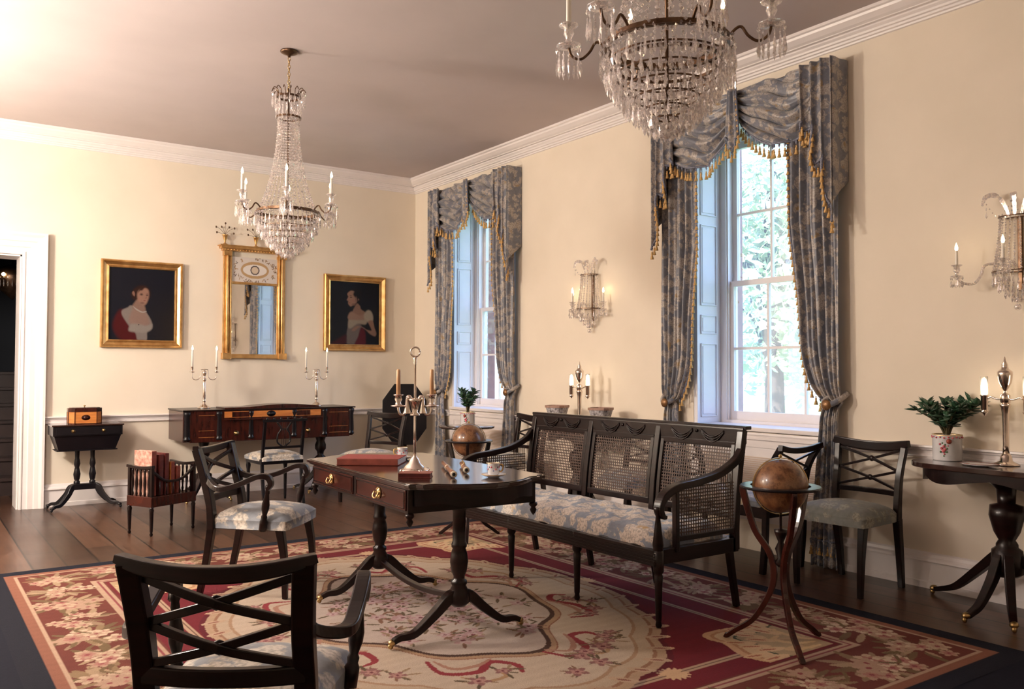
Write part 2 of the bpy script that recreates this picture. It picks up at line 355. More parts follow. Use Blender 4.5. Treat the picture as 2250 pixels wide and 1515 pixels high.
# door casing and dark hall beyond
def casing(name):
    prof = [(0, 0), (.0, .030), (.012, .034), (.020, .034), (.030, .022), (.060, .026), (.068, .036), (.110, .036), (.118, .046), (.150, .052), (.172, .066), (.192, .066), (.192, 0)]
    root = bpy.data.objects.new(name, None); COL.objects.link(root); struct(root)
    def strip(p0, d, nrm, L, miter):
        m = MB(); n = len(prof); vs = []
        for e in (0, 1):
            for o, h in prof:
                ext = (o if miter[e] else 0)*(1 if e else -1)
                q = Vector(p0)+Vector(nrm)*o+Vector(d)*(L*e+ext); q.y = -h; vs.append(q)
        m.add(vs, [(i, (i+1) % n, n+(i+1) % n, n+i) for i in range(n)]+[tuple(range(n)), tuple(range(n, 2*n))[::-1]]); return m
    strip((DX1, 0, 0), (0, 0, 1), (1, 0, 0), DZ, (0, 1)).build('door_jamb', TRIM, root)
    strip((DX0, 0, 0), (0, 0, 1), (-1, 0, 0), DZ, (0, 1)).build('door_jamb', TRIM, root)
    strip((DX0, 0, DZ), (1, 0, 0), (0, 0, 1), DX1-DX0, (1, 1)).build('door_head', TRIM, root)
    MB().b2(DX1-.002, DX1-.015, .0, .3, 0, DZ).b2(DX0+.002, DX0+.015, .0, .3, 0, DZ).b2(DX0, DX1, 0, .3, DZ-.015, DZ-.002).build('jamb_lining', TRIM, root)
casing('door_1')
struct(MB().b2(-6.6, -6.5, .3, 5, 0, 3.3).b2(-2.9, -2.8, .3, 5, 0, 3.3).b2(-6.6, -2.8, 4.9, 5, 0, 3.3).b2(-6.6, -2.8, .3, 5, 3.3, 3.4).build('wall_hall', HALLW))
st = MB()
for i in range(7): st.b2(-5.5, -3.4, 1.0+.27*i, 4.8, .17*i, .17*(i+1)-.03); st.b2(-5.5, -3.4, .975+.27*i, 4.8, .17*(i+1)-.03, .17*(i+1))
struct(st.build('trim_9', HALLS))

# ------------------------------------------------------------------ windows
def window(idx, ya, yb):
    root = bpy.data.objects.new('window_%d' % idx, None); COL.objects.link(root); struct(root)
    fx = .27
    # sill board and apron with moulding, radiator grille
    MB().b2(-.022, .40, yb-.02, ya+.02, WZ0-.030, WZ0).build('window_sill', TRIM, root, bevel=.006)
    ap = moulding([(0, .797), (.012, .797), (.014, .785), (.008, .772), (.016, .766), (.016, .752), (.004, .745), (.004, .20), (0, .2)], 'y', ya+.02, yb-.02)
    for z0, z1 in ((.70, .745), (.22, .26)): ap.b2(-.012, 0, yb-.02, ya+.02, z0, z1)
    for y in (ya-.02, yb+.02): ap.b2(-.012, 0, y-.04, y+.04, .26, .70)
    ap.build('apron', TRIM, root)
    g = MB()
    for i in range(24): g.b2(-.009, -.001, yb+.07, ya-.07, .30+i*.0142, .3085+i*.0142)
    g.build('grille', noisemat('grille_slats', (.58, .47, .38), (.66, .54, .44), 5, .5, bmp=0) if idx == 1 else bpy.data.materials['grille_slats'], root)
    # lining of the reveal and shutters (panelled), head
    MB().b2(.0, .40, yb, ya, WZ1-.02, WZ1-.001).build('reveal_head', TRIM, root)
    for y, sgn in ((ya, -1), (yb, 1)):
        m = MB(); rv = .03   # splayed shutter box
        m.b2(.012, fx, y+sgn*.001, y+sgn*.020, WZ0, WZ1-.02)
        m.b2(.004, .020, y, y+sgn*.034, WZ0, WZ1-.02)
        for z0, z1 in ((.88, 1.42), (1.49, 1.63), (1.70, 2.30), (2.37, 2.90)):
            for a, b, c, d in ((.055, .062, z0, z1), (.218, .225, z0, z1), (.055, .225, z0, z0+.007), (.055, .225, z1-.007, z1)): m.b2(a, b, y+sgn*.018, y+sgn*.030, c, d)
            m.b2(.075, .205, y+sgn*.016, y+sgn*.026, z0+.02, z1-.02)
        m.build('shutter', SHUT, root, bevel=.002)
    # frame
    fy0, fy1 = ya-.045, yb+.045
    f = MB()
    for y in (fy0, fy1): f.b2(fx, .40, y-.032, y+.030, WZ0, WZ1-.02)
    f.b2(fx, .40, fy1+.032, fy0-.032, WZ0, WZ0+.02); f.b2(fx, .40, fy1+.032, fy0-.032, WZ1-.05, WZ1-.021)
    for y in (fy0-.03, fy1+.03): f.b2(fx+.012, fx+.034, y-.012, y+.012, WZ0+.021, WZ1-.051)
    f.build('window_frame', TRIM, root)
    gy0, gy1 = fy0-.03, fy1+.03
    def sash(x, z0, z1, bot, top):
        m = MB()
        for y in (gy0-.022, gy1+.022): m.b2(x, x+.035, y-.022, y+.022, z0, z1)
        ia, ib = gy0-.044, gy1+.044
        m.b2(x, x+.035, ib, ia, z0, z0+bot); m.b2(x, x+.035, ib, ia, z1-top, z1)
        for t in (1/3, 2/3): y = ia+(ib-ia)*t; m.b2(x+.006, x+.029, y-.009, y+.009, z0+bot, z1-top)
        zm = (z0+bot+z1-top)/2; m.b2(x+.0075, x+.0275, ib, ia, zm-.009, zm+.009)
        so = m.build('sash', TRIM, root)
        MB().b2(x+.015, x+.019, ib, ia, z0+bot, z1-top).build('pane', CLEAR, so)
    sash(fx+.035, WZ0+.02, 1.885, .065, .04)
    sash(fx+.078, 1.85, WZ1-.05, .04, .05)
    MB().b2(.40, .55, yb-.02, yb, WZ0, WZ1).b2(.40, .55, ya, ya+.02, WZ0, WZ1).build('brick_reveal', BRICK, root)
window(1, *WY[0]); window(2, *WY[1])

# ------------------------------------------------------------------ curtains
def tassel(m, p, s=1.0):
    x, y, z = p
    m.octa((x, y, z-.008*s), .005*s, .006*s, .006*s)
    m.lathe([(.004*s, -.012*s), (.006*s, -.018*s), (.004*s, -.022*s), (.010*s, -.044*s)], (x, y, z), 6)
FRB = noisemat('fringe_gold', (.50, .28, .09), (.74, .48, .20), 90, .6, bmp=0)
FRG = noisemat('fringe_blue', (.07, .085, .14), (.30, .30, .36), 140, .6, bmp=0)
ROSE = noisemat('rosette_bronze', (.16, .075, .03), (.28, .14, .05), 60, .4, .4, bmp=.3)
def fringe(path, parent, s=1.0, step=.030):
    s = s*1.45
    g = MB(); b = MB(); acc = 0; pts = [Vector(p) for p in path]
    for i in range(len(pts)-1):
        a, c = pts[i], pts[i+1]; L = (c-a).length
        if L < 1e-6: continue
        while acc < L:
            q = a.lerp(c, acc/L); tassel(g, (q.x, q.y, q.z-.022*s), s)
            b.octa((q.x, q.y, q.z-.010*s), .006*s, .014*s, .012*s)
            acc += step*1.25
        acc -= L
    b.tube(pts, .006*s, 5)
    fo = g.build('tassel_fringe', FRB, parent); b.build('fringe_heading', FRG, fo); return fo
def curtain(name, label, ya, yb):
    """ya = end nearer the corner, yb = end nearer the camera"""
    root = T(name, label, 'curtain', (0, (ya+yb)/2, 0), 0, None)
    yc = (ya+yb)/2; h = (ya-yb)/2; zt = 3.135
    MB().b2(-.095, -.002, -h+.005, h-.005, zt-.03, zt-.002).build('valance_board', MAHO, root)
    # side returns hanging from the board down to the tail
    for sg in (1, -1):
        def ret(u, v, sg=sg):
            x = -.168+.166*u; zb = 2.25+.14*u
            return (x, sg*(h+.004*math.sin(u*PI*3)), zt+(zb-zt)*v)
        MB().grid(ret, 10, 14).build('valance_return', CURT, root, solid=.005)
    # two swags
    for sg, y0, y1, drop in ((1, h*.95, -.01, .46), (-1, .01, -h*.95, .44)):
        cy, hw = (y0+y1)/2, abs(y0-y1)/2
        def sw(u, v, cy=cy, hw=hw, drop=drop, sg=sg):
            s = 2*u-1; e = 1-abs(s)**2.1; gath = .22
            vv = v**.92
            z = zt-vv*(gath+(drop-gath)*e)
            asym = .05*math.sin(PI*u)*v
            y = cy+hw*s*(1-.05*v)
            ph = 2*PI*(4.6*v+.55*math.sin(s*2+sg)+.25*math.sin(5*s))
            x = -.108-.04*math.sin(PI*v)*e-.031*math.sin(ph)*(.25+.75*min(1, v*3))*(1-.3*abs(s)) - .010*math.sin(ph*2.3+s*3)
            z += .012*math.sin(ph+1.2)*e*(1-v**4)
            return (x, y, z)
        swg = MB().grid(sw, 44, 66).build('swag', CURT, root, solid=.005)
        fringe([sw(i/30, 1) for i in range(31)], swg, 1.0)
    # centre tail
    def ct(u, v):
        zb = .32+.10*(1-abs(2*u-1))
        return (-.172-.014*math.sin(u*PI*4), .035*(2*u-1)*(1+v*.7), zt-v*zb)
    c_ = MB().grid(ct, 14, 12).build('centre_tail', CURT, root, solid=.004)
    fringe([ct(0, v/8) for v in range(9)]+[ct(u/6, 1) for u in range(7)], c_, .9)
    # side cascades with stepped hems
    for sg in (1, -1):
        def jab(u, v, sg=sg):
            y = sg*(h-.225*(1-u))
            stepz = [2.78, 2.72, 2.74, 2.50, 2.54, 2.27, 2.12]
            q = u*6; i = min(int(q), 5); zb = stepz[i]+(stepz[i+1]-stepz[i])*(q-i)
            x = -.166-.020*math.sin(u*PI*6+.6)-.005*math.sin(u*PI*15)
            y += sg*.022*math.sin(u*PI*6+2)*(.3+.7*v)*(1-u**4)
            return (x, y, zt+(zb-zt)*v)
        j = MB().grid(jab, 40, 16).build('cascade', CURT, root, solid=.005)
        fringe([jab(u/36, 1) for u in range(37)], j, 1.0)
    # draperies with tie backs
    for sg, ztie in ((1, .99), (-1, 1.02)):
        wtop = .355
        def wid(z):
            if z > ztie:
                t = min(1, (z-ztie)/1.15); return .075+(wtop-.075)*(t**.48)
            t = min(1, (ztie-z)/.85); return .075+.115*t**.6
        def dr(u, v, sg=sg):
            z = 2.95-v*2.94
            W_ = wid(z); sag = .05*math.exp(-((z-ztie-.25)/.3)**2)
            outer = h-.02-(.02 if z < ztie else 0)
            y = sg*(outer-W_*u-sag*u)
            amp = .026*(.35+.65*W_/wtop)
            x = -.070-amp*math.sin(u*PI*8.6+.8+.25*math.sin(z*2))-.010*math.sin(u*PI*21+z*1.5)
            if abs(z-ztie) < .1: x += .02*(1-abs(z-ztie)/.1)
            return (x, y, z)
        d = MB().grid(dr, 64, 96).build('drapery', CURT, root, solid=.005)
        fringe([dr(1, v/50) for v in range(3, 34)], d, .95, .04)
        fringe([dr(u/40, 1)[:2]+(.17,) for u in range(41)], d, .95, .035)
        tb = MB(); yt = sg*(h-.075)
        tb.tube([(-.02, yt+sg*.065, ztie+.06), (-.085, yt+sg*.05, ztie+.02), (-.120, yt, ztie-.01), (-.09, yt-sg*.05, ztie+.01), (-.03, yt-sg*.02, ztie+.05)], .018, 8, 5)
        tb.build('tieback', CURT, root)
        ro = MB().lathe([(.0, .02), (.012, .019), (.028, .012), (.034, .006), (.032, 0), (0, 0)], (-.125, yt-sg*.01, ztie-.01), 14, Matrix.Rotation(-PI/2, 3, 'Y'))
        ro.build('rosette', ROSE, root)
    return root
curtain('window_curtain', 'blue and gold swagged damask curtains at the window beside the room corner', -.595, -2.075)
curtain('window_curtain', 'blue and gold swagged damask curtains at the nearer window, the one full of sunlit leaves', -3.975, -5.515)

# ------------------------------------------------------------------ rug (knotted colour per stitch)
def stamp(C, X, Y, cx, cy, a, b, rot, col, wob=0, soft=0):
    R = max(a, b)*1.3
    i0, i1 = np.searchsorted(X, [cx-R, cx+R]); j0, j1 = np.searchsorted(Y, [cy-R, cy+R])
    if i1 <= i0 or j1 <= j0: return
    gx, gy = np.meshgrid(X[i0:i1]-cx, Y[j0:j1]-cy)
    u = gx*math.cos(rot)+gy*math.sin(rot); v = -gx*math.sin(rot)+gy*math.cos(rot)
    d = np.sqrt((u/a)**2+(v/b)**2)
    if wob: d *= 1+wob*np.sin(np.arctan2(v, u)*5+cx*40)
    blk = C[j0:j1, i0:i1]
    if soft:
        k = np.clip((1-d)/soft, 0, 1)[..., None]; blk[...] = blk*(1-k)+np.array(col)*k
    else: blk[d < 1] = col
def flower(C, X, Y, cx, cy, R, cols, n=6):
    r0 = RNG.rand()*6
    for i in range(n):
        a = r0+2*PI*i/n; stamp(C, X, Y, cx+R*.58*math.cos(a), cy+R*.58*math.sin(a), R*.46, R*.30, a, cols[0])
    for i in range(n):
        a = r0+.5+2*PI*i/n; stamp(C, X, Y, cx+R*.34*math.cos(a), cy+R*.34*math.sin(a), R*.30, R*.20, a, cols[1])
    stamp(C, X, Y, cx, cy, R*.2, R*.2, 0, cols[2])
def spray(C, X, Y, cx, cy, R, n, cols):
    for i in range(n):
        a = RNG.rand()*2*PI; L = R*(.8+.6*RNG.rand())
        stamp(C, X, Y, cx+L*.8*math.cos(a), cy+L*.8*math.sin(a), L*.42, L*.10, a+(RNG.rand()-.5)*.6, cols[RNG.randint(len(cols))])
def stroke(C, X, Y, pts, w0, col):
    P, R_ = spline([Vector((*p, 0)) for p in pts], [1]*len(pts), 14)
    for i, p in enumerate(P):
        t = i/len(P); stamp(C, X, Y, p.x, p.y, w0*(.45+.55*math.sin(PI*t)), w0*(.45+.55*math.sin(PI*t)), 0, col)
RX0, RX1, RY0, RY1 = -4.34, -.75, -6.88, -2.68
def make_rug():
    st = .0058; nx = int((RX1-RX0)/st); ny = int((RY1-RY0)/st)
    X = np.linspace(RX0, RX1, nx); Y = np.linspace(RY0, RY1, ny); gx, gy = np.meshgrid(X, Y)
    e = np.minimum(np.minimum(gx-RX0, RX1-gx), np.minimum(gy-RY0, RY1-gy))
    NAVY, TAN, CREAM, BRD, RED, WIN = (.004, .005, .013), (.20, .080, .050), (.36, .245, .17), (.115, .027, .019), (.125, .009, .016), (.07, .007, .010)
    PINK_, PINK2, OL, BRN, GRN = (.30, .135, .11), (.20, .045, .05), (.13, .085, .04), (.08, .035, .02), (.07, .075, .04)
    FC = [(.40, .29, .20), (.34, .22, .155), (.46, .35, .25)]
    C = np.zeros((ny, nx, 3)); C[:] = NAVY
    for e0, e1, c in ((.10, .150, TAN), (.150, .168, CREAM), (.168, .50, BRD), (.500, .528, CREAM), (.528, .540, PINK2), (.540, .556, CREAM), (.556, .568, BRD), (.568, 9, RED)):
        C[(e >= e0) & (e < e1)] = c
    cx, cy = (RX0+RX1)/2, (RY0+RY1)/2; HX, HY = (RX1-RX0)/2, (RY1-RY0)/2
    # border flower festoons
    def cluster(px, py, R):
        spray(C, X, Y, px, py, R*.80, 24, [OL, (.20, .13, .07), (.30, .21, .13), (.24, .16, .10), (.13, .08, .04)])
        for k in range(9):
            a = RNG.rand()*6.28; q = R*RNG.rand()*.9
            flower(C, X, Y, px+q*math.cos(a), py+q*math.sin(a)*.9, R*(.26+.13*RNG.rand()), [FC[RNG.randint(3)], PINK_ if RNG.rand() < .5 else FC[1], PINK2], 6)
    for s in (-1, 1):
        for i in range(9):
            px = cx-HX+.33+(2*HX-.66)*i/8; cluster(px, cy+s*(HY-.335+.03*(i % 2)), .150+.03*(i % 2))
            if i < 8: stroke(C, X, Y, [(px+.05, cy+s*(HY-.33)), (px+.12, cy+s*(HY-.28)), (px+.2, cy+s*(HY-.35))], .010, OL)
        for i in range(1, 11):
            py = cy-HY+.33+(2*HY-.66)*i/11; cluster(cx+s*(HX-.335+.03*(i % 2)), py, .145+.035*(i % 2))
            stroke(C, X, Y, [(cx+s*(HX-.33), py+.05), (cx+s*(HX-.28), py+.13), (cx+s*(HX-.36), py+.22)], .010, OL)
    # inner frame line
    fe = np.minimum(np.minimum(gx-RX0, RX1-gx), np.minimum(gy-RY0, RY1-gy))
    for e0, e1, c in ((.70, .716, CREAM), (.716, .724, BRN), (.724, .738, CREAM)): C[(fe > e0) & (fe < e1)] = c
    # corner cartouches
    ux = HX-.585-np.abs(gx-cx); uy = HY-.585-np.abs(gy-cy)
    ang = np.arctan2(uy, ux); rr = np.hypot(ux, uy)
    lob = .40+.045*np.abs(np.sin(ang*5))+.10*np.exp(-((ang-PI/4)/.22)**2)
    inn = (ux > 0) & (uy > 0)
    for off, c in ((.035, (.48, .30, .17)), (.0, (.36, .19, .10)), (-.02, (.50, .36, .22)), (-.10, GRN), (-.115, (.36, .27, .16)), (-.28, (.44, .30, .18)), (-.30, (.34, .24, .14))):
        C[inn & (rr < lob+off)] = c
    for sx_ in (-1, 1):
        for sy_ in (-1, 1):
            ox, oy = cx+sx_*(HX-.585), cy+sy_*(HY-.585)
            for k in range(11):
                a = (k+.5)/11*PI/2; L = .36+.06*math.sin(k*2.1)
                stamp(C, X, Y, ox-sx_*L*math.cos(a), oy-sy_*L*math.sin(a), .075, .026, math.atan2(-sy_*math.sin(a), -sx_*math.cos(a)), (.54, .37, .22))
                stamp(C, X, Y, ox-sx_*(L+.02)*math.cos(a), oy-sy_*(L+.02)*math.sin(a), .04, .008, math.atan2(-sy_*math.sin(a), -sx_*math.cos(a)), (.32, .12, .07))
            for k in range(3):
                a = (k+.5)/3*PI/2; q = .2
                stroke(C, X, Y, [(ox-sx_*q*math.cos(a)*s1, oy-sy_*q*math.sin(a)*s2) for s1, s2 in ((.3, .5), (.9, .7), (1.2, 1.3), (.8, 1.5))], .016, (.52, .36, .2))
    # central medallion
    mx, my = .94, 1.27
    dx, dy = gx-cx, gy-cy; th = np.arctan2(dy/my, dx/mx); r = np.hypot(dx/mx, dy/my)
    edge = 1+.035*np.abs(np.sin(th*7))+.04*np.cos(th*2)**2
    for k, c in ((1.035, (.50, .33, .19)), (1.0, (.34, .17, .09)), (.985, (.55, .41, .26)), (.93, (.44, .27, .15)), (.915, (.60, .465, .315))):
        C[r < edge*k] = c
    for k in range(44):
        a = k/44*2*PI; q = 1.03+.03*abs(math.sin(a*7)); px, py = cx+mx*q*math.cos(a), cy+my*q*math.sin(a)
        stamp(C, X, Y, px, py, .062, .024, math.atan2(my*math.sin(a), mx*math.cos(a))+.5, (.56, .38, .23))
        stamp(C, X, Y, px, py, .030, .008, math.atan2(my*math.sin(a), mx*math.cos(a))+.5, (.30, .11, .07))
    # scroll ring inside medallion
    ring = .60+.045*np.cos(th*4)+.03*np.sin(th*8)
    for a_, b_, c in ((.0, 9, None), (-.004, .020, BRN), (.020, .045, (.46, .28, .15)), (.045, .052, (.30, .12, .06))):
        if c is not None: C[(r > ring+a_) & (r < ring+b_)] = c
    C[(r < ring-.004)] = (.56, .44, .33)
    for k in range(8):
        a = (k+.5)/8*2*PI; q = .73
        def pt(aa, rr_): return (cx+mx*rr_*math.cos(aa), cy+my*rr_*math.sin(aa))
        stroke(C, X, Y, [pt(a-.26, q-.04), pt(a-.18, q+.07), pt(a, q+.05), pt(a+.12, q-.04), pt(a+.24, q+.01), pt(a+.22, q+.08)], .020, (.30, .035, .04))
        stroke(C, X, Y, [pt(a-.22, q-.05), pt(a-.12, q+.02), pt(a+.02, q-.01), pt(a+.14, q-.07)], .014, (.44, .22, .14))
        stroke(C, X, Y, [pt(a-.1, q+.10), pt(a, q+.14), pt(a+.12, q+.10), pt(a+.1, q+.05)], .012, (.46, .27, .13))
    G2 = [OL, (.26, .13, .07), (.15, .10, .05), (.34, .22, .12)]
    for k in range(46):
        a = RNG.rand()*2*PI; q = .78+.12*RNG.rand(); px, py = cx+mx*q*math.cos(a), cy+my*q*math.sin(a)
        spray(C, X, Y, px, py, .06, 6, G2)
        flower(C, X, Y, px, py, .034+.018*RNG.rand(), [PINK_, (.50, .26, .20), PINK2], 5)
    for k in range(70):
        a = RNG.rand()*2*PI; q = .52*math.sqrt(RNG.rand()); px, py = cx+mx*q*math.cos(a), cy+my*q*math.sin(a)
        spray(C, X, Y, px, py, .07, 7, G2)
        flower(C, X, Y, px, py, .036+.022*RNG.rand(), [(.50, .30, .26), (.58, .40, .34), PINK2], 5)
    for s in (-1, 1):  # small palmettes filling the red field at either end
        for k in (-.35, 0, .35):
            px, py = cx+k, cy+s*(my+.10)
            for i in range(7): stamp(C, X, Y, px, py+s*.01, .07, .014, s*PI/2+(i-3)*.42, (.50, .33, .2))
        for i in range(7): stamp(C, X, Y, cx+s*(mx+.10), cy, .07, .012, (0 if s > 0 else PI)+(i-3)*.4, (.50, .33, .2))
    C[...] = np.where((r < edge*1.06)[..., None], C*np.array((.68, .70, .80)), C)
    for e0, e1, c in ((0, .10, NAVY), (.10, .150, TAN), (.150, .168, CREAM)): C[(e >= e0) & (e < e1)] = c
    C *= (1+.10*(RNG.rand(ny, nx, 1)-.5))
    C *= 1+.05*np.sin(gy*90)[..., None]*RNG.rand(ny, 1, 1)
    gz = .0055+.0004*np.sin(gx*9)*np.sin(gy*7)
    V = np.stack([gx, gy, gz], -1).reshape(-1, 3)
    idx = np.arange(nx*ny).reshape(ny, nx)
    F = np.stack([idx[:-1, :-1], idx[:-1, 1:], idx[1:, 1:], idx[1:, :-1]], -1).reshape(-1, 4)
    return V, F, C.reshape(-1, 3)
def fastmesh(name, V, F, C, mat, parent=None):
    me = bpy.data.meshes.new(name); me.vertices.add(len(V)); me.vertices.foreach_set('co', V.astype(np.float32).ravel())
    me.loops.add(F.size); me.loops.foreach_set('vertex_index', F.astype(np.int32).ravel())
    me.polygons.add(len(F)); me.polygons.foreach_set('loop_start', np.arange(0, F.size, 4, dtype=np.int32))
    try: me.polygons.foreach_set('loop_total', np.full(len(F), 4, dtype=np.int32))
    except Exception: pass
    me.update(calc_edges=True); me.validate()
    ca = me.color_attributes.new('Col', 'FLOAT_COLOR', 'POINT')
    ca.data.foreach_set('color', np.concatenate([C, np.ones((len(C), 1))], 1).astype(np.float32).ravel())
    me.materials.append(mat); o = bpy.data.objects.new(name, me); COL.objects.link(o)
    if parent is not None: o.parent = parent
    return o
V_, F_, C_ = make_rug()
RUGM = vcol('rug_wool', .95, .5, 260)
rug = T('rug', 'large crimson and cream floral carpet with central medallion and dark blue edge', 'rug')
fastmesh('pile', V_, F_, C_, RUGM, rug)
MB().b2(RX0-.15, RX1, RY0-.20, RY1, .0005, .0045).build('backing', noisemat('rug_edge', (.004, .005, .013), (.006, .007, .016), 40, .95, bmp=.2, spec=.2), rug)

# ------------------------------------------------------------------ chairs (local front = +x)
def seat_pad(m, x0, x1, wr, wf, z0, z1, crown=.03, nu=22, nv=22):
    def top(u, v):
        x = x0+(x1-x0)*u; hw = (wr+(wf-wr)*u)/2  # trapezoid plan
        s = 2*v-1
        e = (1-abs(2*u-1)**6)*(1-abs(s)**6)
        xx = x+.012*(1-s*s)*max(0, u*2-1)
        return (xx, hw*s*(1-.03*abs(2*u-1)**4), z0+(z1-z0)*(.55+.45*e**.5)+crown*(1-(2*u-1)**2)*(1-s*s))
    m.grid(top, nu, nv)
    n = nu; ring = []
    for i in range(nu): ring.append(top(i/nu, 0))
    for j in range(nv): ring.append(top(1, j/nv))
    for i in range(nu): ring.append(top(1-i/nu, 1))
    for j in range(nv): ring.append(top(0, 1-j/nv))
    cxm = (x0+x1)/2; k = len(ring)
    lo = [(cxm+(p[0]-cxm)*1.0, p[1]*1.0, z0) for p in ring]
    b = lo+ring+[(cxm, 0, z0)]
    m.add(b, [(i, k+i, k+(i+1) % k, (i+1) % k) for i in range(k)]+[(2*k, (i+1) % k, i) for i in range(k)], True)
    return m
def make_chair(name, label, H=.83, arms=False, fab=SEAT, zs=.43, W=.46, group=None, wood=None):
    K = 1.4 if arms else 1.0
    wd = wood or MAHO
    t = T(name, label, 'armchair' if arms else 'chair', group=group)
    wr, D = W*(.82 if arms else .86), (.40 if arms else .345); hw = wr/2; BK = 1.0 if arms else .72
    xr = -D/2
    for s in (-1, 1):   # rear leg sweeping up into the back stile
        MB().bar([(xr-.075*BK, s*hw*.96, 0), (xr-.035, s*hw*.97, zs*.45), (xr-.005, s*hw, zs*.9)], [.030, .036, .042], [.030, .036, .042]).build('leg', wd, t)
        MB().bar([(xr-.005, s*hw, zs*.9-.02), (xr-.012, s*hw, zs+.06), (xr-.045*BK, s*hw, zs+.20), (xr-.090*BK, s*hw*1.06, H-(.030 if arms else .05))], .036*K, [.042, .036, .030*K, .028*K]).build('back_stile', wd, t)
        MB().bar([(xr+D+.015, s*(W/2-.03), 0), (xr+D+.01, s*(W/2-.025), zs*.5), (xr+D-.02, s*(W/2-.03), zs-.03)], [.026, .034, .044], [.026, .034, .046]).build('leg', wd, t)
    # crest rail, curved and dished with flaring ends
    cr_ = []; ch = []
    for i in range(13):
        v = i/6-1; cr_.append((xr-.085*BK-.045*BK*(1-v*v), v*(hw*1.20), H-.030-.020*(1-v*v)+.008*abs(v)**3)); ch.append((.030 if arms else .048)+.008*(1-v*v)-.010*abs(v)**8)
    MB().bar(cr_, ch, .026 if not arms else .030, side=(0, 0, 1), sub=3).build('crest_rail', wd, t)
    z1, z3 = H-.065, zs+.105; z2 = (z1+z3)/2
    def xb(z): q = (z-zs)/(H-zs); return xr-.012-.080*BK*q**1.4
    lr = [(xb(z3)-.028*(1-v*v), v*hw, z3-.010) for v in (-1, -.5, 0, .5, 1)]
    MB().bar(lr, .030*K, .018*K, side=(0, 0, 1)).build('lower_back_rail', wd, t)
    lat = MB()
    for za, zb in ((z1, z2), (z2, z3+.012)):
        for s in (-1, 1):
            lat.bar([(xb(za)-.0*s, -s*hw*.95, za), (xb((za+zb)/2)-.034+.004*s, 0, (za+zb)/2), (xb(zb), s*hw*.95, zb)], .013*K*1.1, .012*K, side=(0, 0, 1))
        lat.lathe([(.0, -.006), (.016, -.004), (.018, .0), (.016, .004), (0, .008)], (xb((za+zb)/2)-.030, 0, (za+zb)/2), 10, RY90)
    lat.build('back_lattice', wd, t)
    MB().b2(xr-.01, xr+.02, -hw, hw, zs-.06, zs-.005).b2(xr+D-.03, xr+D-.005, -W/2+.02, W/2-.02, zs-.06, zs-.01).bar([(xr, hw-.01, zs-.035), (xr+D-.02, W/2-.02, zs-.035)], .022, .05, sub=0).bar([(xr, -hw+.01, zs-.035), (xr+D-.02, -W/2+.02, zs-.035)], .022, .05, sub=0).build('seat_frame', wd, t)
    seat_pad(MB(), xr-.004, xr+D+.025, wr+.02, W+.01, zs-.055, zs+.03).build('seat', fab, t)
    if arms:
        for s in (-1, 1):
            y = s*(W/2+.034)
            MB().bar([(xr-.055, s*hw*1.02, zs+.245), (xr-.015, s*(hw+.012), zs+.19), (xr+.07, y, zs+.165), (xr+.17, y*1.03, zs+.185), (xr+.285, y*1.03, zs+.232), (xr+.340, y*1.0, zs+.230), (xr+.358, y, zs+.195), (xr+.340, y, zs+.165)],
                     [.028, .032, .036, .038, .038, .036, .032, .026], [.030, .030, .028, .028, .028, .030, .026, .018]).build('arm', wd, t)
            pr_ = [(.020, 0), (.021, .05), (.015, .062), (.017, .075), (.012, .085), (.020, .115), (.021, .14), (.011, .195), (.013, .203), (.011, .217), (.015, .225), (.014, .243)]
            b0_, b1_ = Vector((xr+.300, s*(W/2+.004), zs-.055)), Vector((xr+.342, y*.985, zs+.188))
            MB().tube([b0_.lerp(b1_, q/.243) for _, q in pr_], [q for q, _ in pr_], 12).build('arm_post', wd, t)
    return t
side = make_chair('side_chair', 'dark X-back side chair with pale green seat standing by the right-hand wall near the globe')
side.location = (-.345, -5.71, 0); side.rotation_euler = (0, 0, PI)
for c in side.children:
    if c.name.startswith('seat') and not c.name.startswith('seat_frame'): seat_ref = c
seat_ref.data.materials[0] = SEATG
G_ = 'X-back side chairs set against the window wall'
side['group'] = G_
def chair_copy(label, loc, rz, fab, group=G_):
    r = dup(side, label, loc, rz, group)
    for c in r.children:
        if c.data is seat_ref.data: c.data = c.data.copy(); c.data.materials[0] = fab
    return r
chair_copy('dark X-back side chair behind the caned settee, between the far window and the side table', (-.325, -2.375, 0), PI, SEAT)
chair_copy('dark X-back side chair behind the middle of the caned settee, seen through its cane', (-.325, -3.85, 0), PI, SEAT)
chair_copy('X-back side chair with cream seat in front of the tilted octagonal table', (-1.17, -1.30, 0), PI+.42, SEAT, None)
if 'group' in side.keys(): pass
arm1 = make_chair('open_armchair', 'nearest dark X-back open armchair, seen from behind, grey-blue floral seat', .81, True, SEAT, .415, .45)
arm1.location = (-3.99, -6.43, .0092); arm1.rotation_euler = (0, 0, math.atan2(.823, .568))
arm2 = dup(arm1, 'dark X-back open armchair with pale damask seat, left of the central table', (-3.09, -3.90, .0092), math.atan2(-.68, .73))

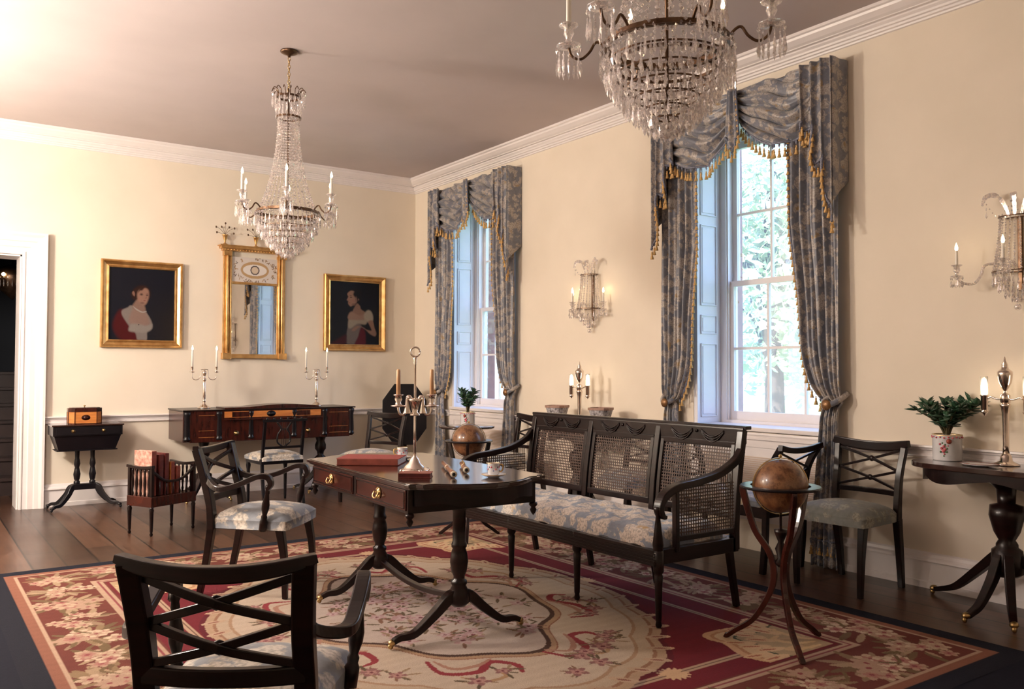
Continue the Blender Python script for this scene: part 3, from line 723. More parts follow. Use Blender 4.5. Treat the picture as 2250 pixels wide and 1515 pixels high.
# harp-backed chair facing the piano
def harp_chair(loc, rz):
    t = T('music_chair', 'small dark lyre-back chair drawn up to the square piano', 'chair', loc, rz)
    H, zs, hw = .765, .43, .185
    for s in (-1, 1):
        MB().bar([(-.23, s*hw, 0), (-.18, s*hw, .25), (-.17, s*hw, .42), (-.20, s*hw, .60), (-.23, s*hw, H-.01)], .026, .028).build('rear_leg', EBON, t)
        MB().lathe([(.010, 0), (.013, .03), (.016, .30), (.022, .34), (.018, .36), (.022, .42)], (.17, s*.18, 0), 10).build('front_leg', EBON, t)
    m = MB().bar([(-.235, -hw*1.12, H), (-.25, 0, H-.004), (-.235, hw*1.12, H)], .022, .024, side=(0, 0, 1))
    for i in range(6): m.ball((-.24, -hw+.03+.065*i, H+.016), .011, 8, 5)
    m.build('crest_rail', EBON, t)
    MB().bar([(-.19, -hw, .52), (-.20, hw, .52)], .022, .018, side=(0, 0, 1), sub=0).build('lower_back_rail', EBON, t)
    ly = MB()
    for s in (-1, 1):
        ly.tube([(-.20, s*.012, .53), (-.205, s*.06, .57), (-.21, s*.055, .64), (-.22, s*.03, .69), (-.225, s*.07, .745)], .008, 7, 5)
    for k in (-.02, 0, .02): ly.tube([(-.20, k, .54), (-.228, k, .75)], .002, 5)
    ly.tube([(-.215, -.035, .685), (-.215, .035, .685)], .006, 6).build('lyre_splat', EBON, t)
    MB().b2(-.19, .19, -.20, .20, .37, .42).build('seat_frame', EBON, t, bevel=.005)
    seat_pad(MB(), -.20, .21, .40, .42, .40, .455).build('seat', SEAT, t)
harp_chair((-1.93, -.86, 0), PI/2+.05)

# ------------------------------------------------------------------ window bench with X ends
def bench():
    t = T('window_bench', 'dark window bench with flared X-lattice ends and pale cushion under the near window', 'bench', (-.32, -4.87, 0))
    L = .40
    for s in (-1, 1):
        for x in (-.19, .17):
            MB().bar([(x, s*(L-.02), 0), (x, s*L, .2), (x, s*(L+.01), .42), (x, s*(L+.04), .62), (x, s*(L+.12), .76)], .032, .036, side=(1, 0, 0)).build('leg', MAHO, t)
        MB().bar([(-.21, s*(L+.13), .765), (-.1, s*(L+.11), .745), (.0, s*(L+.10), .738), (.1, s*(L+.11), .745), (.19, s*(L+.13), .765)], .035, .028, side=(0, 0, 1)).build('end_rail', MAHO, t)
        lt = MB()
        for za, zb in ((.73, .62), (.62, .51)):
            f = lambda z: s*(L+.01+.12*((z-.42)/.34)**1.8)
            lt.bar([(-.18, f(za), za), (.16, f(zb), zb)], .012, .012, side=(0, 0, 1), sub=0).bar([(-.18, f(zb), zb), (.16, f(za), za)], .012, .012, side=(0, 0, 1), sub=0)
        lt.bar([(-.18, s*(L+.012), .505), (.16, s*(L+.012), .505)], .022, .016, side=(0, 0, 1), sub=0)
        lt.build('end_lattice', MAHO, t)
    MB().b2(-.20, .18, -L, L, .33, .40).build('seat_rail', MAHO, t, bevel=.004)
    seat_pad(MB(), -.20, .18, 2*L-.03, 2*L-.03, .395, .455, .012).build('cushion', SEAT, t)
bench()

# ------------------------------------------------------------------ caned settee (front = +x, then turned)
def settee():
    t = T('caned_settee', 'long dark triple-back caned settee behind the central table', 'settee', (-1.535, -4.785, .0092), PI+.0)
    L = .905; xf, xb_ = .275, -.27
    for i in range(4):
        y = -L+.02+(2*L-.04)*i/3
        MB().lathe([(.012, 0), (.016, .012), (.012, .03), (.015, .04), (.019, .20), (.022, .24), (.017, .25), (.026, .262), (.026, .36)], (xf-.0, y*1.02, 0), 12).build('front_leg', MAHO, t)
        MB().bar([(xb_-.055, y*.97, 0), (xb_-.02, y*.97, .18), (xb_+.01, y*.97, .36)], .030, [.028, .034, .042]).build('rear_leg', MAHO, t)
    m = MB().b2(xf-.025, xf+.025, -L, L, .285, .36)
    for k in range(4): m.b2(xf+.025, xf+.029, -L, L, .297+k*.015, .303+k*.015)
    m.b2(xb_-.02, xb_+.02, -L, L, .29, .36)
    for y in (-L+.02, L-.02): m.b2(xb_, xf, y-.02, y+.02, .29, .36)
    m.build('seat_rail', MAHO, t, bevel=.003)
    MB().b2(xb_+.02, xf-.02, -L+.03, L-.03, .345, .352).build('seat_board', MAHO, t)
    def bx(z): q = max(0, (z-.40)/.52); return xb_-.012-.070*q**1.5
    n = 3; pw = (2*L-.05)/n
    for i in range(4):
        y = -L+.02+(2*L-.04)*i/3
        ww = .042 if i in (0, 3) else .040
        MB().bar([(bx(z), y, z) for z in (.30, .42, .55, .68, .80, .90)], ww, .036, sub=4).build('back_stile', MAHO, t)
    zt, zb = .824, .47
    for i in range(3):
        y0 = -L+.02+(2*L-.04)*i/3+.028; y1 = -L+.02+(2*L-.04)*(i+1)/3-.028
        p = MB()
        for y in (y0+.012, y1-.012): p.bar([(bx(z), y, z) for z in (zb, .58, .69, zt)], .026, .022, sub=4)
        p.bar([(bx(zb), y0, zb), (bx(zb), y1, zb)], .036, .022, side=(0, 0, 1), sub=0)
        p.bar([(bx(zt), y0, zt), (bx(zt), y1, zt)], .030, .022, side=(0, 0, 1), sub=0)
        fr = p.build('back_panel', MAHO, t)
        c = MB(); ya, yb2, za, zb2 = y0+.024, y1-.024, zb+.016, zt-.014
        ny_ = int((yb2-ya)/.0165); nz = int((zb2-za)/.0165)
        for k in range(ny_+1):
            y = ya+(yb2-ya)*k/ny_
            c.bar([(bx(z), y, z) for z in (za, (za*2+zb2)/3, (za+zb2*2)/3, zb2)], .0062, .002, sub=2, rnd=0)
        for k in range(nz+1):
            z = za+(zb2-za)*k/nz; c.b2(bx(z)-.0022, bx(z)+.0022, ya, yb2, z-.0031, z+.0031)
        c.build('cane', CANE, fr)
    cr_ = MB().bar([(bx(.872), -L-.0, .872), (bx(.872), L+.0, .872)], .085, .028, side=(0, 0, 1), sub=0)
    cr_.bar([(bx(.915)-.006, -L-.012, .914), (bx(.915)-.006, L+.012, .914)], .018, .046, side=(0, 0, 1), sub=0)
    for i in range(3):   # carved drapery swags in the crest
        for j in (0, 1):
            yc = -L+.02+(2*L-.04)*(i+.5)/3+(j-.5)*.22
            for r_ in (.0, .012, .024):
                cr_.tube([(bx(.87)+.016, yc-.08, .893-r_*.4), (bx(.87)+.019, yc-.04, .868-r_), (bx(.87)+.020, yc, .858-r_*1.2), (bx(.87)+.019, yc+.04, .868-r_), (bx(.87)+.016, yc+.08, .893-r_*.4)], .004, 5, 4)
        cr_.lathe([(0, -.006), (.010, -.003), (.010, .003), (0, .006)], (bx(.87)+.016, -L+.02+(2*L-.04)*(i+.5)/3, .885), 10, RY90)
    cr_.build('crest_rail', MAHO, t)
    for s in (-1, 1):
        y = s*(L-.005)
        MB().bar([(bx(.80)+.01, y, .80), (bx(.72)+.05, y, .745), (-.14, y, .690), (.02, y, .662), (.15, y, .648), (.235, y, .612), (.268, y, .560), (.255, y, .520), (.232, y, .512)],
                 [.036, .040, .044, .048, .050, .050, .048, .044, .040], [.034, .036, .036, .036, .036, .036, .032, .028, .016]).build('arm', MAHO, t)
        MB().lathe([(.027, 0), (.027, .055), (.018, .06), (.026, .07), (.024, .085), (.027, .10), (.016, .19), (.010, .24), (.016, .25), (.020, .262), (.022, .28)], (.275, y, .285), 12).build('arm_post', MAHO, t)
        sp = MB().bar([(.155, y, .34), (.155, y, .645)], .030, .024, sub=0).bar([(-.25, y, .40), (.15, y, .40)], .02, .024, sub=0)
        f2 = sp.build('arm_panel', MAHO, t); c = MB()
        for k in range(25): x = -.25+.40*k/24; c.b2(x-.003, x+.003, y-.001, y+.001, .41, .66-.02*math.sin(k/24*PI)+(.03 if k < 6 else 0))
        for k in range(15): z = .41+k*.0166; c.b2(-.26, .145, y-.0014, y+.0014, z-.0027, z+.0027)
        c.build('cane', CANE, f2)
    def cu(u, v):
        x = xb_+.03+(xf-.01-xb_-.03)*u; y = (-L+.035)+(2*L-.07)*v
        e = (1-abs(2*u-1)**8)*(1-abs(2*v-1)**30)
        z = .355+.030*e**.5+.062*e**.3
        z -= .012*abs(math.sin(u*PI*3))**.3*0+.012*(math.cos(v*PI*14)*math.cos(u*PI*4))
        if u > .9: x += .008*math.sin(v*PI*9)
        return (x, y, z)
    m = MB().grid(cu, 26, 110)
    m.b2(xb_+.032, xf-.012, -L+.036, L-.036, .353, .362)
    m.build('cushion', CUSH, t)
settee()

# ------------------------------------------------------------------ brass caster with claw toe
def toe(parent, p, a, mat=BRASS, s=1.0):
    d = Vector((math.cos(a), math.sin(a), 0)); p = Vector(p)
    m = MB().ball(p+d*.004*s+Vector((0, 0, .028*s)), .017*s, 8, 6, (1.2, 1, .8))
    m.lathe([(.0, -.007*s), (.011*s, -.006*s), (.012*s, 0), (.011*s, .006*s), (0, .007*s)], p+d*.012*s+Vector((0, 0, .012*s)), 10, RX90)
    m.build('caster', mat, parent)
def saber(parent, hub, r, zhub, a, w=.034, mat=MAHO, tz=.03):
    d = (math.cos(a), math.sin(a)); f = lambda q, z: (hub[0]+d[0]*q, hub[1]+d[1]*q, z)
    MB().bar([f(.0, zhub), f(.05, zhub-.012), f(r*.38, zhub*.62), f(r*.68, zhub*.26), f(r*.9, tz+.012), f(r, tz)], [w, w*1.05, w, w*.85, w*.75, w*.7], [.05, .05, .042, .032, .026, .022], side=(-d[1], d[0], 0)).build('leg', mat, parent)
    return f(r, 0)
# ------------------------------------------------------------------ central table
def central_table():
    t = T('sofa_table', 'polished dark library table with two drawers in the middle of the carpet', 'table', (-2.635, -4.83, .0092), -.045)
    def outline(h, l, bow):
        pts = []
        for s in (-1, 1):
            pts += [(s*-h, s*l)] if False else []
        # near end (y negative) and far end with bowed, lobed profile
        def end(sy):
            q = []
            q += [(h, sy*(l-.02)), (h-.004, sy*(l+.012)), (h-.035, sy*(l+.016)), (h-.055, sy*(l+.045))]
            for i in range(9):
                a = -1+2*i/8; q.append((-(h-.10)*a, sy*(l+.05+bow*(1-a*a))))
            q += [(-h+.055, sy*(l+.045)), (-h+.035, sy*(l+.016)), (-h+.004, sy*(l+.012)), (-h, sy*(l-.02))]
            return q
        return end(1)+end(-1)[::-1]
    top = MB(); o1 = outline(.350, .615, .11); o2 = outline(.340, .605, .11)
    top.poly(o1, .715, .728).poly(o2, .706, .715).poly(o2, .728, .731)
    top.build('table_top', MTOP, t, bevel=.002)
    fr = MB().b2(-.325, .325, -.58, .58, .60, .706)
    fr.build('frieze', MAHO, t, bevel=.003)
    for s in (-1, 1):    # bowed shaped aprons at both ends
        pts = []; n = 24
        ap = MB(); vs = []
        for i in range(n+1):
            a = -1+2*i/n; x = a*.30; y = s*(.59+.10*(1-a*a))
            zb = .640+.008*math.cos(a*PI*3)-.010*(1-a*a)
            vs += [(x, y, .706), (x, y, zb), (x, y-s*.018, zb), (x, y-s*.018, .706)]
        ap.add(vs, [(4*i+k, 4*i+(k+1) % 4, 4*i+4+(k+1) % 4, 4*i+4+k) for i in range(n) for k in range(4)]+[(0, 1, 2, 3), (4*n+3, 4*n+2, 4*n+1, 4*n)])
        ap.build('end_apron', MAHO, t)
    for s, y0, y1 in ((1, -.565, -.02), (1, .02, .565)):
        d = MB().b2(-.331, -.322, y0, y1, .612, .700).build('drawer', MAHR, t, bevel=.002)
        b = MB()
        for z in (.622, .690): b.b2(-.3335, -.330, y0+.012, y1-.012, z-.002, z+.002)
        for y in (y0+.012, y1-.012): b.b2(-.3335, -.330, y-.002, y+.002, .622, .690)
        b.build('cockbead', MAHO, d)
        yc = (y0+y1)/2
        hd = MB().lathe([(.0, 0), (.026, .001), (.027, .003), (.018, .005), (.014, .008), (.006, .009), (0, .009)], (-.332, yc, .658), 16, Matrix.Rotation(-PI/2, 3, 'Y'))
        for a in range(8): hd.ball((-.336, yc+.020*math.cos(a*PI/4), .658+.020*math.sin(a*PI/4)), .0045, 7, 5)
        hd.tube([(-.342, yc-.024, .664), (-.352, yc-.022, .645), (-.354, yc, .636), (-.352, yc+.022, .645), (-.342, yc+.024, .664)], .0035, 6, 4)
        hd.build('handle', BRASS, d)
    for x in (-.315, .315):
        for y in (-.575, .575): MB().lathe([(.018, .60), (.020, .588), (.010, .578), (.016, .566), (.010, .552), (.0, .540)], (x, y, 0), 10).build('pendant', MAHO, t)
    for s in (-1, 1):
        y = s*.44
        MB().lathe([(.050, .60), (.045, .585), (.030, .57), (.030, .43), (.036, .42), (.036, .408), (.030, .40), (.038, .375), (.042, .34), (.036, .30), (.026, .275), (.026, .262), (.036, .255), (.038, .243), (.032, .232), (.048, .20), (.052, .16), (.03, .14)], (0, y, 0), 18).build('pillar', MAHO, t)
        for sx_ in (-1, 1):
            p = saber(t, (0, y), .325, .195, PI/2-sx_*(PI/2)+0.0, .042)
            toe(t, p, 0 if sx_ > 0 else PI)
    for s in (-1, 1):   # legs splay along the length at each end as a low arched stretcher
        pass
    MB().bar([(0, -.44, .185), (0, -.2, .15), (0, 0, .14), (0, .2, .15), (0, .44, .185)], .03, .022, side=(1, 0, 0)).build('stretcher', MAHO, t)
central_table()

# ------------------------------------------------------------------ square piano
def piano():
    t = T('square_piano', 'dark mahogany square piano against the back wall below the mirror', 'piano', (-1.84, -.33, 0))
    x0, x1, y0, y1 = -.83, .83, -.26, .285
    m = MB().b2(x0+.05, x1-.05, y0, y1, .555, .845)
    m.b2(x0, x1, y0+.03, y1, .56, .84)
    m.build('case', MAHR, t, bevel=.006)
    MB().b2(x0-.01, x1+.01, y0-.008, y1, .84, .853).build('lid', MAHO, t, bevel=.003)
    mb_ = MB(); vs = []   # shaped music ledge above keyboard
    n = 24
    for i in range(n+1):
        u = i/n; x = -.46+.92*u; z = .868+.022*max(0, math.sin((u-.25)*PI/.75)) if u > .25 else .868
        vs += [(x, y0+.02, .853), (x, y0+.02, z), (x, y0+.30, z), (x, y0+.30, .853)]
    mb_.add(vs, [(4*i+k, 4*i+4+k, 4*i+4+(k+1) % 4, 4*i+(k+1) % 4) for i in range(n) for k in range(4)]+[(3, 2, 1, 0), (4*n, 4*n+1, 4*n+2, 4*n+3)])
    mb_.build('raised_lid', MAHR, t)
    nb = MB().b2(-.47, .47, y0-.006, y0+.0, .775, .832).build('name_board', SATIN, t)
    MB().b2(-.48, .48, y0-.030, y0-.0, .752, .762).build('key_slip', MAHR, t, bevel=.003)
    MB().lathe([(0, 0), (.028, .001), (0, .003)], (-.03, y0-.006, .804), 16, RX90@Matrix.Diagonal((1.6, 1, 1))).build('name_plaque', EBON, nb)
    for a, b in ((-.40, -.24), (.22, .36)): MB().b2(a, b, y0-.008, y0-.004, .780, .828).build('inlay_panel', MAHR, nb)
    for x in (-.80, -.515, -.22, .20, .515, .80):
        MB().lathe([(.030, .575), (.034, .59), (.026, .60), (.030, .62), (.024, .78), (.032, .81), (.032, .835)], (x, y0+.016, 0), 12).build('fluted_column', EBON, t)
    for x in (-.36, .34):
        MB().lathe([(0, 0), (.022, .001), (.024, .005), (.012, .010), (.014, .018), (0, .022)], (x, y0, .63), 12, RX90).build('drawer_knob', BRASS, t)
    for a, b in ((-.70, -.56), (.56, .76)):
        for zz in (.60, .66, .80): MB().b2(a, b, y0-.004, y0, zz, zz+.0025).build('stringing', SATIN, t)
    for x in (-.58, .58):
        MB().lathe([(.06, .555), (.05, .53), (.04, .50), (.055, .46), (.055, .42), (.035, .39), (.030, .36), (.06, .33), (.065, .30), (.04, .26), (.075, .24), (.08, .17), (.05, .15)], (x, 0, 0), 16).build('pillar', MAHO, t)
        for k in range(4):
            a = PI/4+k*PI/2; p = saber(t, (x, 0), .27, .21, a, .04); toe(t, p, a)
piano()

# ------------------------------------------------------------------ work table with drawer, tea caddy
def work_table():
    t = T('work_table', 'small black sewing table with tapered bag beside the doorway', 'table', (-3.415, -.225, 0))
    MB().b2(-.285, .285, -.17, .17, .728, .742).build('table_top', MTOP, t, bevel=.003)
    MB().b2(-.275, .275, -.16, .16, .645, .728).build('drawer_case', EBON, t, bevel=.003)
    d = MB().b2(-.25, .25, -.165, -.158, .655, .720).build('drawer', EBON, t, bevel=.002)
    for x in (-.12, .12): MB().lathe([(0, 0), (.016, .001), (.016, .004), (.008, .006), (.010, .012), (0, .014)], (x, -.164, .688), 12, RX90).build('knob', BRASS, d)
    m = MB(); vs = [(-.265, -.15, .645), (.265, -.15, .645), (.265, .15, .645), (-.265, .15, .645), (-.225, -.12, .52), (.225, -.12, .52), (.225, .12, .52), (-.225, .12, .52)]
    m.add(vs, [(0, 1, 5, 4), (1, 2, 6, 5), (2, 3, 7, 6), (3, 0, 4, 7), (4, 5, 6, 7), (3, 2, 1, 0)]).b2(-.24, .24, -.13, .13, .512, .52)
    m.build('work_box', EBON, t)
    for x in (-.062, .062):
        MB().lathe([(.026, .512), (.020, .50), (.018, .44), (.022, .42), (.026, .39), (.018, .36), (.022, .34), (.030, .30), (.024, .26), (.018, .245), (.026, .235), (.026, .20)], (x, 0, 0), 14).build('pillar', EBON, t)
        a0 = PI if x < 0 else 0
        for da in (-.55, .55):
            p = saber(t, (x, 0), .235, .195, a0+da, .034, EBON); toe(t, p, a0+da, EBON)
    MB().b2(-.09, .09, -.035, .035, .165, .215).build('stretcher', EBON, t, bevel=.004)
work_table()
def caddy():
    t = T('tea_caddy', 'octagonal inlaid satinwood tea caddy on the small sewing table', 'box', (-3.425, -.225, .7425))
    def oct_(a, b, c): return [(-a+c, -b), (a-c, -b), (a, -b+c), (a, b-c), (a-c, b), (-a+c, b), (-a, b-c), (-a, -b+c)]
    MB().poly(oct_(.132, .080, .045), 0, .105).build('body', SATIN, t, bevel=.002)
    m = MB().poly(oct_(.135, .083, .046), .105, .138).poly(oct_(.134, .082, .046), -.0, .006).poly(oct_(.120, .070, .04), .138, .142)
    for x, y in oct_(.133, .081, .0455): m.b2(x-.003, x+.003, y-.003, y+.003, 0, .105)
    m.build('lid', MAHR, t)
    MB().lathe([(.004, .138), (.003, .150), (.010, .154), (.008, .160), (0, .162)], (0, 0, 0), 10).build('finial', BRASS, t)
    MB().lathe([(0, 0), (.024, .0), (0, .002)], (0, -.0805, .055), 16, RX90@Matrix.Diagonal((1.5, 1, 1))).build('inlay_oval', MAHR, t)
caddy()

# ------------------------------------------------------------------ canterbury with books
def canterbury():
    t = T('canterbury', 'dark spindled book stand on legs holding old books, left of the piano', 'book stand', (-3.12, -1.75, 0), .46)
    hx, hy = .205, .135
    MB().b2(-hx, hx, -hy, hy, .21, .285).build('drawer_box', MAHR, t, bevel=.003)
    for x in (-hx+.015, hx-.015):
        for y in (-hy+.015, hy-.015):
            MB().lathe([(.008, 0), (.013, .012), (.008, .025), (.011, .035), (.015, .17), (.018, .19), (.013, .20), (.018, .21)], (x, y, 0), 10).build('leg', MAHO, t)
            MB().b2(x-.012, x+.012, y-.012, y+.012, .285, .50).build('corner_post', MAHO, t, bevel=.002)
    for s in (-1, 1):
        x = s*(hx-.015)
        MB().bar([(x+s*.004, -hy-.005, .505), (x, 0, .492), (x+s*.004, hy+.005, .505)], .028, .022, side=(1, 0, 0)).build('end_rail', MAHO, t)
        for k in range(5):
            y = -hy+.045+(2*hy-.09)*k/4
            MB().lathe([(.006, .285), (.010, .30), (.006, .32), (.011, .38), (.006, .44), (.009, .47), (.006, .49)], (x, y, 0), 8).build('spindle', MAHO, t)
        y = s*(hy-.015)
        MB().bar([(-hx+.02, y, .47), (-.09, y, .40), (0, y, .385), (.09, y, .40), (hx-.02, y, .47)], .018, .018, side=(0, 1, 0)).build('side_rail', MAHO, t)
        for k in range(5):
            x2 = -.12+.06*k
            MB().lathe([(.005, .285), (.008, .30), (.005, .33), (.005, .39)], (x2, y, 0), 8).build('spindle', MAHO, t)
    return t
ct_ = canterbury()
def book(name, label, loc, rz, w, th, h, cover, flat=False, tilt=0, group=None, spine=None):
    """upright: w along local x, th along y, h up;  spine at -x"""
    t = T(name, label, 'book', loc, rz, group)
    if tilt: t.rotation_euler[0] = tilt
    m = MB().b2(-w/2, w/2, -th/2, -th/2+.003, 0, h).b2(-w/2, w/2, th/2-.003, th/2, 0, h)
    m.build('cover', cover, t)
    s = MB().bar([(-w/2, 0, 0), (-w/2, 0, h)], th, .008, sub=0, rnd=.5)
    for k in range(4): s.b2(-w/2-.006, -w/2-.003, -th/2+.002, th/2-.002, h*(.15+.23*k), h*(.17+.23*k))
    s.build('spine', spine or cover, t)
    MB().b2(-w/2+.003, w/2-.004, -th/2+.003, th/2-.003, .004, h-.004).build('pages', PAGE, t)
    return t
cr0 = math.cos(.46); sr0 = math.sin(.46)
def cp(x, y, z): return (-3.12+x*cr0-y*sr0, -1.75+x*sr0+y*cr0, z)
GB = 'old books standing in the spindled book stand'
for x, y, w_, th_, h_, cv, sp, lb in [
        (-.150, .005, .190, .040, .330, MARB, LEATH, 'marbled-sided old book with leather spine, leftmost in the spindled stand'),
        (-.085, .0, .180, .036, .300, LEATHD, None, 'tall dark red volume, left of the red pair in the spindled stand'),
        (-.035, .0, .180, .034, .305, LEATHD, None, 'tall dark red volume, right of the red pair in the spindled stand'),
        (.020, -.01, .160, .032, .235, SATIN, LEATH, 'short tan volume in the middle of the spindled stand'),
        (.070, -.01, .165, .034, .20, LEATH, None, 'low brown leather book, rightmost in the spindled stand')]:
    book('old_book', lb, cp(x, y, .287), .46+PI/2, w_, th_, h_, cv, group=GB, spine=sp)

# ------------------------------------------------------------------ globes on tripod stands
def globe(label, loc, rz, ball_rot=0):
    t = T('library_globe', label, 'globe', loc, rz)
    R, zr = .118, .70
    MB().lathe([(.130, zr-.012), (.172, zr-.012), (.176, zr-.006), (.172, zr), (.130, zr), (.130, zr-.012)], n=40, smooth=False).build('horizon_ring', EBON, t)
    gl = MB().ball((0, 0, zr-.002), R, 32, 20).build('globe_ball', GLOBE, t)
    mr = MB(); pts = [(.0, (R+.006)*math.cos(a*2*PI/32), zr-.002+(R+.006)*math.sin(a*2*PI/32)) for a in range(33)]
    mr.bar(pts, .010, .004, side=(1, 0, 0), sub=0, rnd=0).ball((0, 0, zr+R+.012), .009, 8, 6)
    mr.build('meridian', BRASS, t)
    for k in range(3):
        a = k*2*PI/3; d = (math.cos(a), math.sin(a)); f = lambda q, z: (d[0]*q, d[1]*q, z)
        MB().bar([f(.165, zr-.012), f(.160, zr-.05), f(.115, zr-.20), f(.050, .40), f(.030, .31), f(.050, .22), f(.120, .10), f(.205, .035), f(.240, .008), f(.252, .010)],
                 .022, [.026, .03, .026, .026, .028, .026, .024, .022, .020, .018], side=(-d[1], d[0], 0)).build('leg', MAHR if label.startswith('near') else MAHO, t)
    MB().lathe([(.012, .34), (.030, .36), (.014, .38), (.026, .42), (.012, .45), (.028, .49), (.030, .505), (.006, .51), (.006, .58)], n=12).build('turned_finial', MAHO, t)
    return t
globe('near brown terrestrial globe on a tripod stand, at the right end of the settee', (-1.545, -6.18, .0092), math.radians(-123))
globe('far brown globe on a tripod stand, behind the left end of the settee', (-1.365, -3.31, .0092), math.radians(-125))

# ------------------------------------------------------------------ card / console tables and pedestal table
def card_table(name, label, loc, rz=0, hx=.22, hy=.50, lg=1.0):
    """against the right wall: wall at +x"""
    t = T(name, label, 'table', loc, rz)
    pts = []
    for i in range(41):
        a = PI/2+PI*i/40; c, s = math.cos(a), math.sin(a)
        pts.append((.20+(abs(c)**.55)*math.copysign(1, c)*(2*hx-.04), (abs(s)**.55)*math.copysign(1, s)*hy))
    MB().poly(pts, .713, .740).build('table_top', MTOP, t, bevel=.003)
    ap = MB(); n = 60; vs = []
    for i in range(n+1):
        a = PI/2+PI*i/n; c, s = math.cos(a), math.sin(a)
        x, y = .17+(abs(c)**.6)*math.copysign(1, c)*(2*hx-.08), (abs(s)**.6)*math.copysign(1, s)*(hy-.06)
        zb = .676-.036*abs(math.sin(i/n*PI*4))**.8
        vs += [(x, y, .713), (x, y, zb), (.17+(x-.17)*.93, y*.96, zb), (.17+(x-.17)*.93, y*.96, .713)]
    ap.add(vs, [(4*i+k, 4*i+(k+1) % 4, 4*i+4+(k+1) % 4, 4*i+4+k) for i in range(n) for k in range(4)]+[(0, 1, 2, 3), (4*n+3, 4*n+2, 4*n+1, 4*n)])
    ap.build('apron', MAHO, t)
    hub = (-.02, 0)
    MB().lathe([(.10, .69), (.075, .66), (.045, .63), (.040, .56), (.075, .55), (.080, .50), (.060, .42), (.038, .38), (.050, .36), (.050, .345), (.07, .33), (.075, .22), (.05, .20)], (hub[0], 0, 0), 18).build('pillar', MAHO, t)
    for a, r in ((math.radians(74), .46), (math.radians(165), .27), (math.radians(-74), .46), (math.radians(-150), .27)):
        p = saber(t, hub, r*lg, .31, a, .045); toe(t, p, a, s=1.2)
    return t
card_table('card_table', 'dark pedestal card table at the right edge holding plant, dish and lamp', (-.22, -6.53, 0))
card_table('card_table', 'dark pedestal side table against the wall behind the settee, between the windows', (-.22, -3.20, 0), hy=.40, lg=.72)
def plant_table(loc):
    t = T('tripod_table', 'small dark round tripod table in front of the far window', 'table', loc)
    MB().lathe([(.0, .682), (.252, .682), (.260, .690), (.260, .700), (.250, .703), (0, .703)], n=36).build('table_top', MTOP, t)
    MB().lathe([(.05, .682), (.03, .67), (.02, .64), (.026, .45), (.034, .40), (.022, .36), (.034, .33), (.04, .24), (.03, .2)], n=14).build('pillar', MAHO, t)
    for k in range(3): p = saber(t, (0, 0), .22, .23, k*2*PI/3+.5, .03); toe(t, p, k*2*PI/3+.5)
plant_table((-.46, -1.845, -.0))

# octagonal tilt-top table in the corner, top tilted upright
def octagon():
    t = T('tilt_top_table', 'black octagonal tilt-top table with its top raised, in the corner by the far curtain', 'table', (-.36, -.44, 0), math.radians(-28))
    a, b, c = .235, .325, .125
    pts = [(-a+c, -b), (a-c, -b), (a, -b+c*1.4), (a, b-c*1.4), (a-c, b), (-a+c, b), (-a, b-c*1.4), (-a, -b+c*1.4)]
    MM = Matrix.Rotation(PI/2-.05, 3, 'X')
    m = MB(); n = 8
    vs = [MM @ Vector((x, y, z)) + Vector((0, .03, .745)) for z in (-.011, .011) for x, y in pts]
    m.add(vs, [tuple(range(8))[::-1], tuple(range(8, 16))]+[(i, (i+1) % 8, 8+(i+1) % 8, 8+i) for i in range(8)])
    m.build('table_top', EBON, t, bevel=.004)
    MB().b2(-.05, .05, .055, .11, .64, .70).build('block', MAHO, t)
    MB().lathe([(.03, .66), (.022, .62), (.026, .40), (.036, .34), (.022, .30), (.034, .24), (.03, .2)], (0, .085, 0), 14).build('pillar', MAHO, t)
    for k in range(3): p = saber(t, (0, .085), .21, .22, k*2*PI/3-PI/2, .03); toe(t, p, k*2*PI/3-PI/2)
octagon()
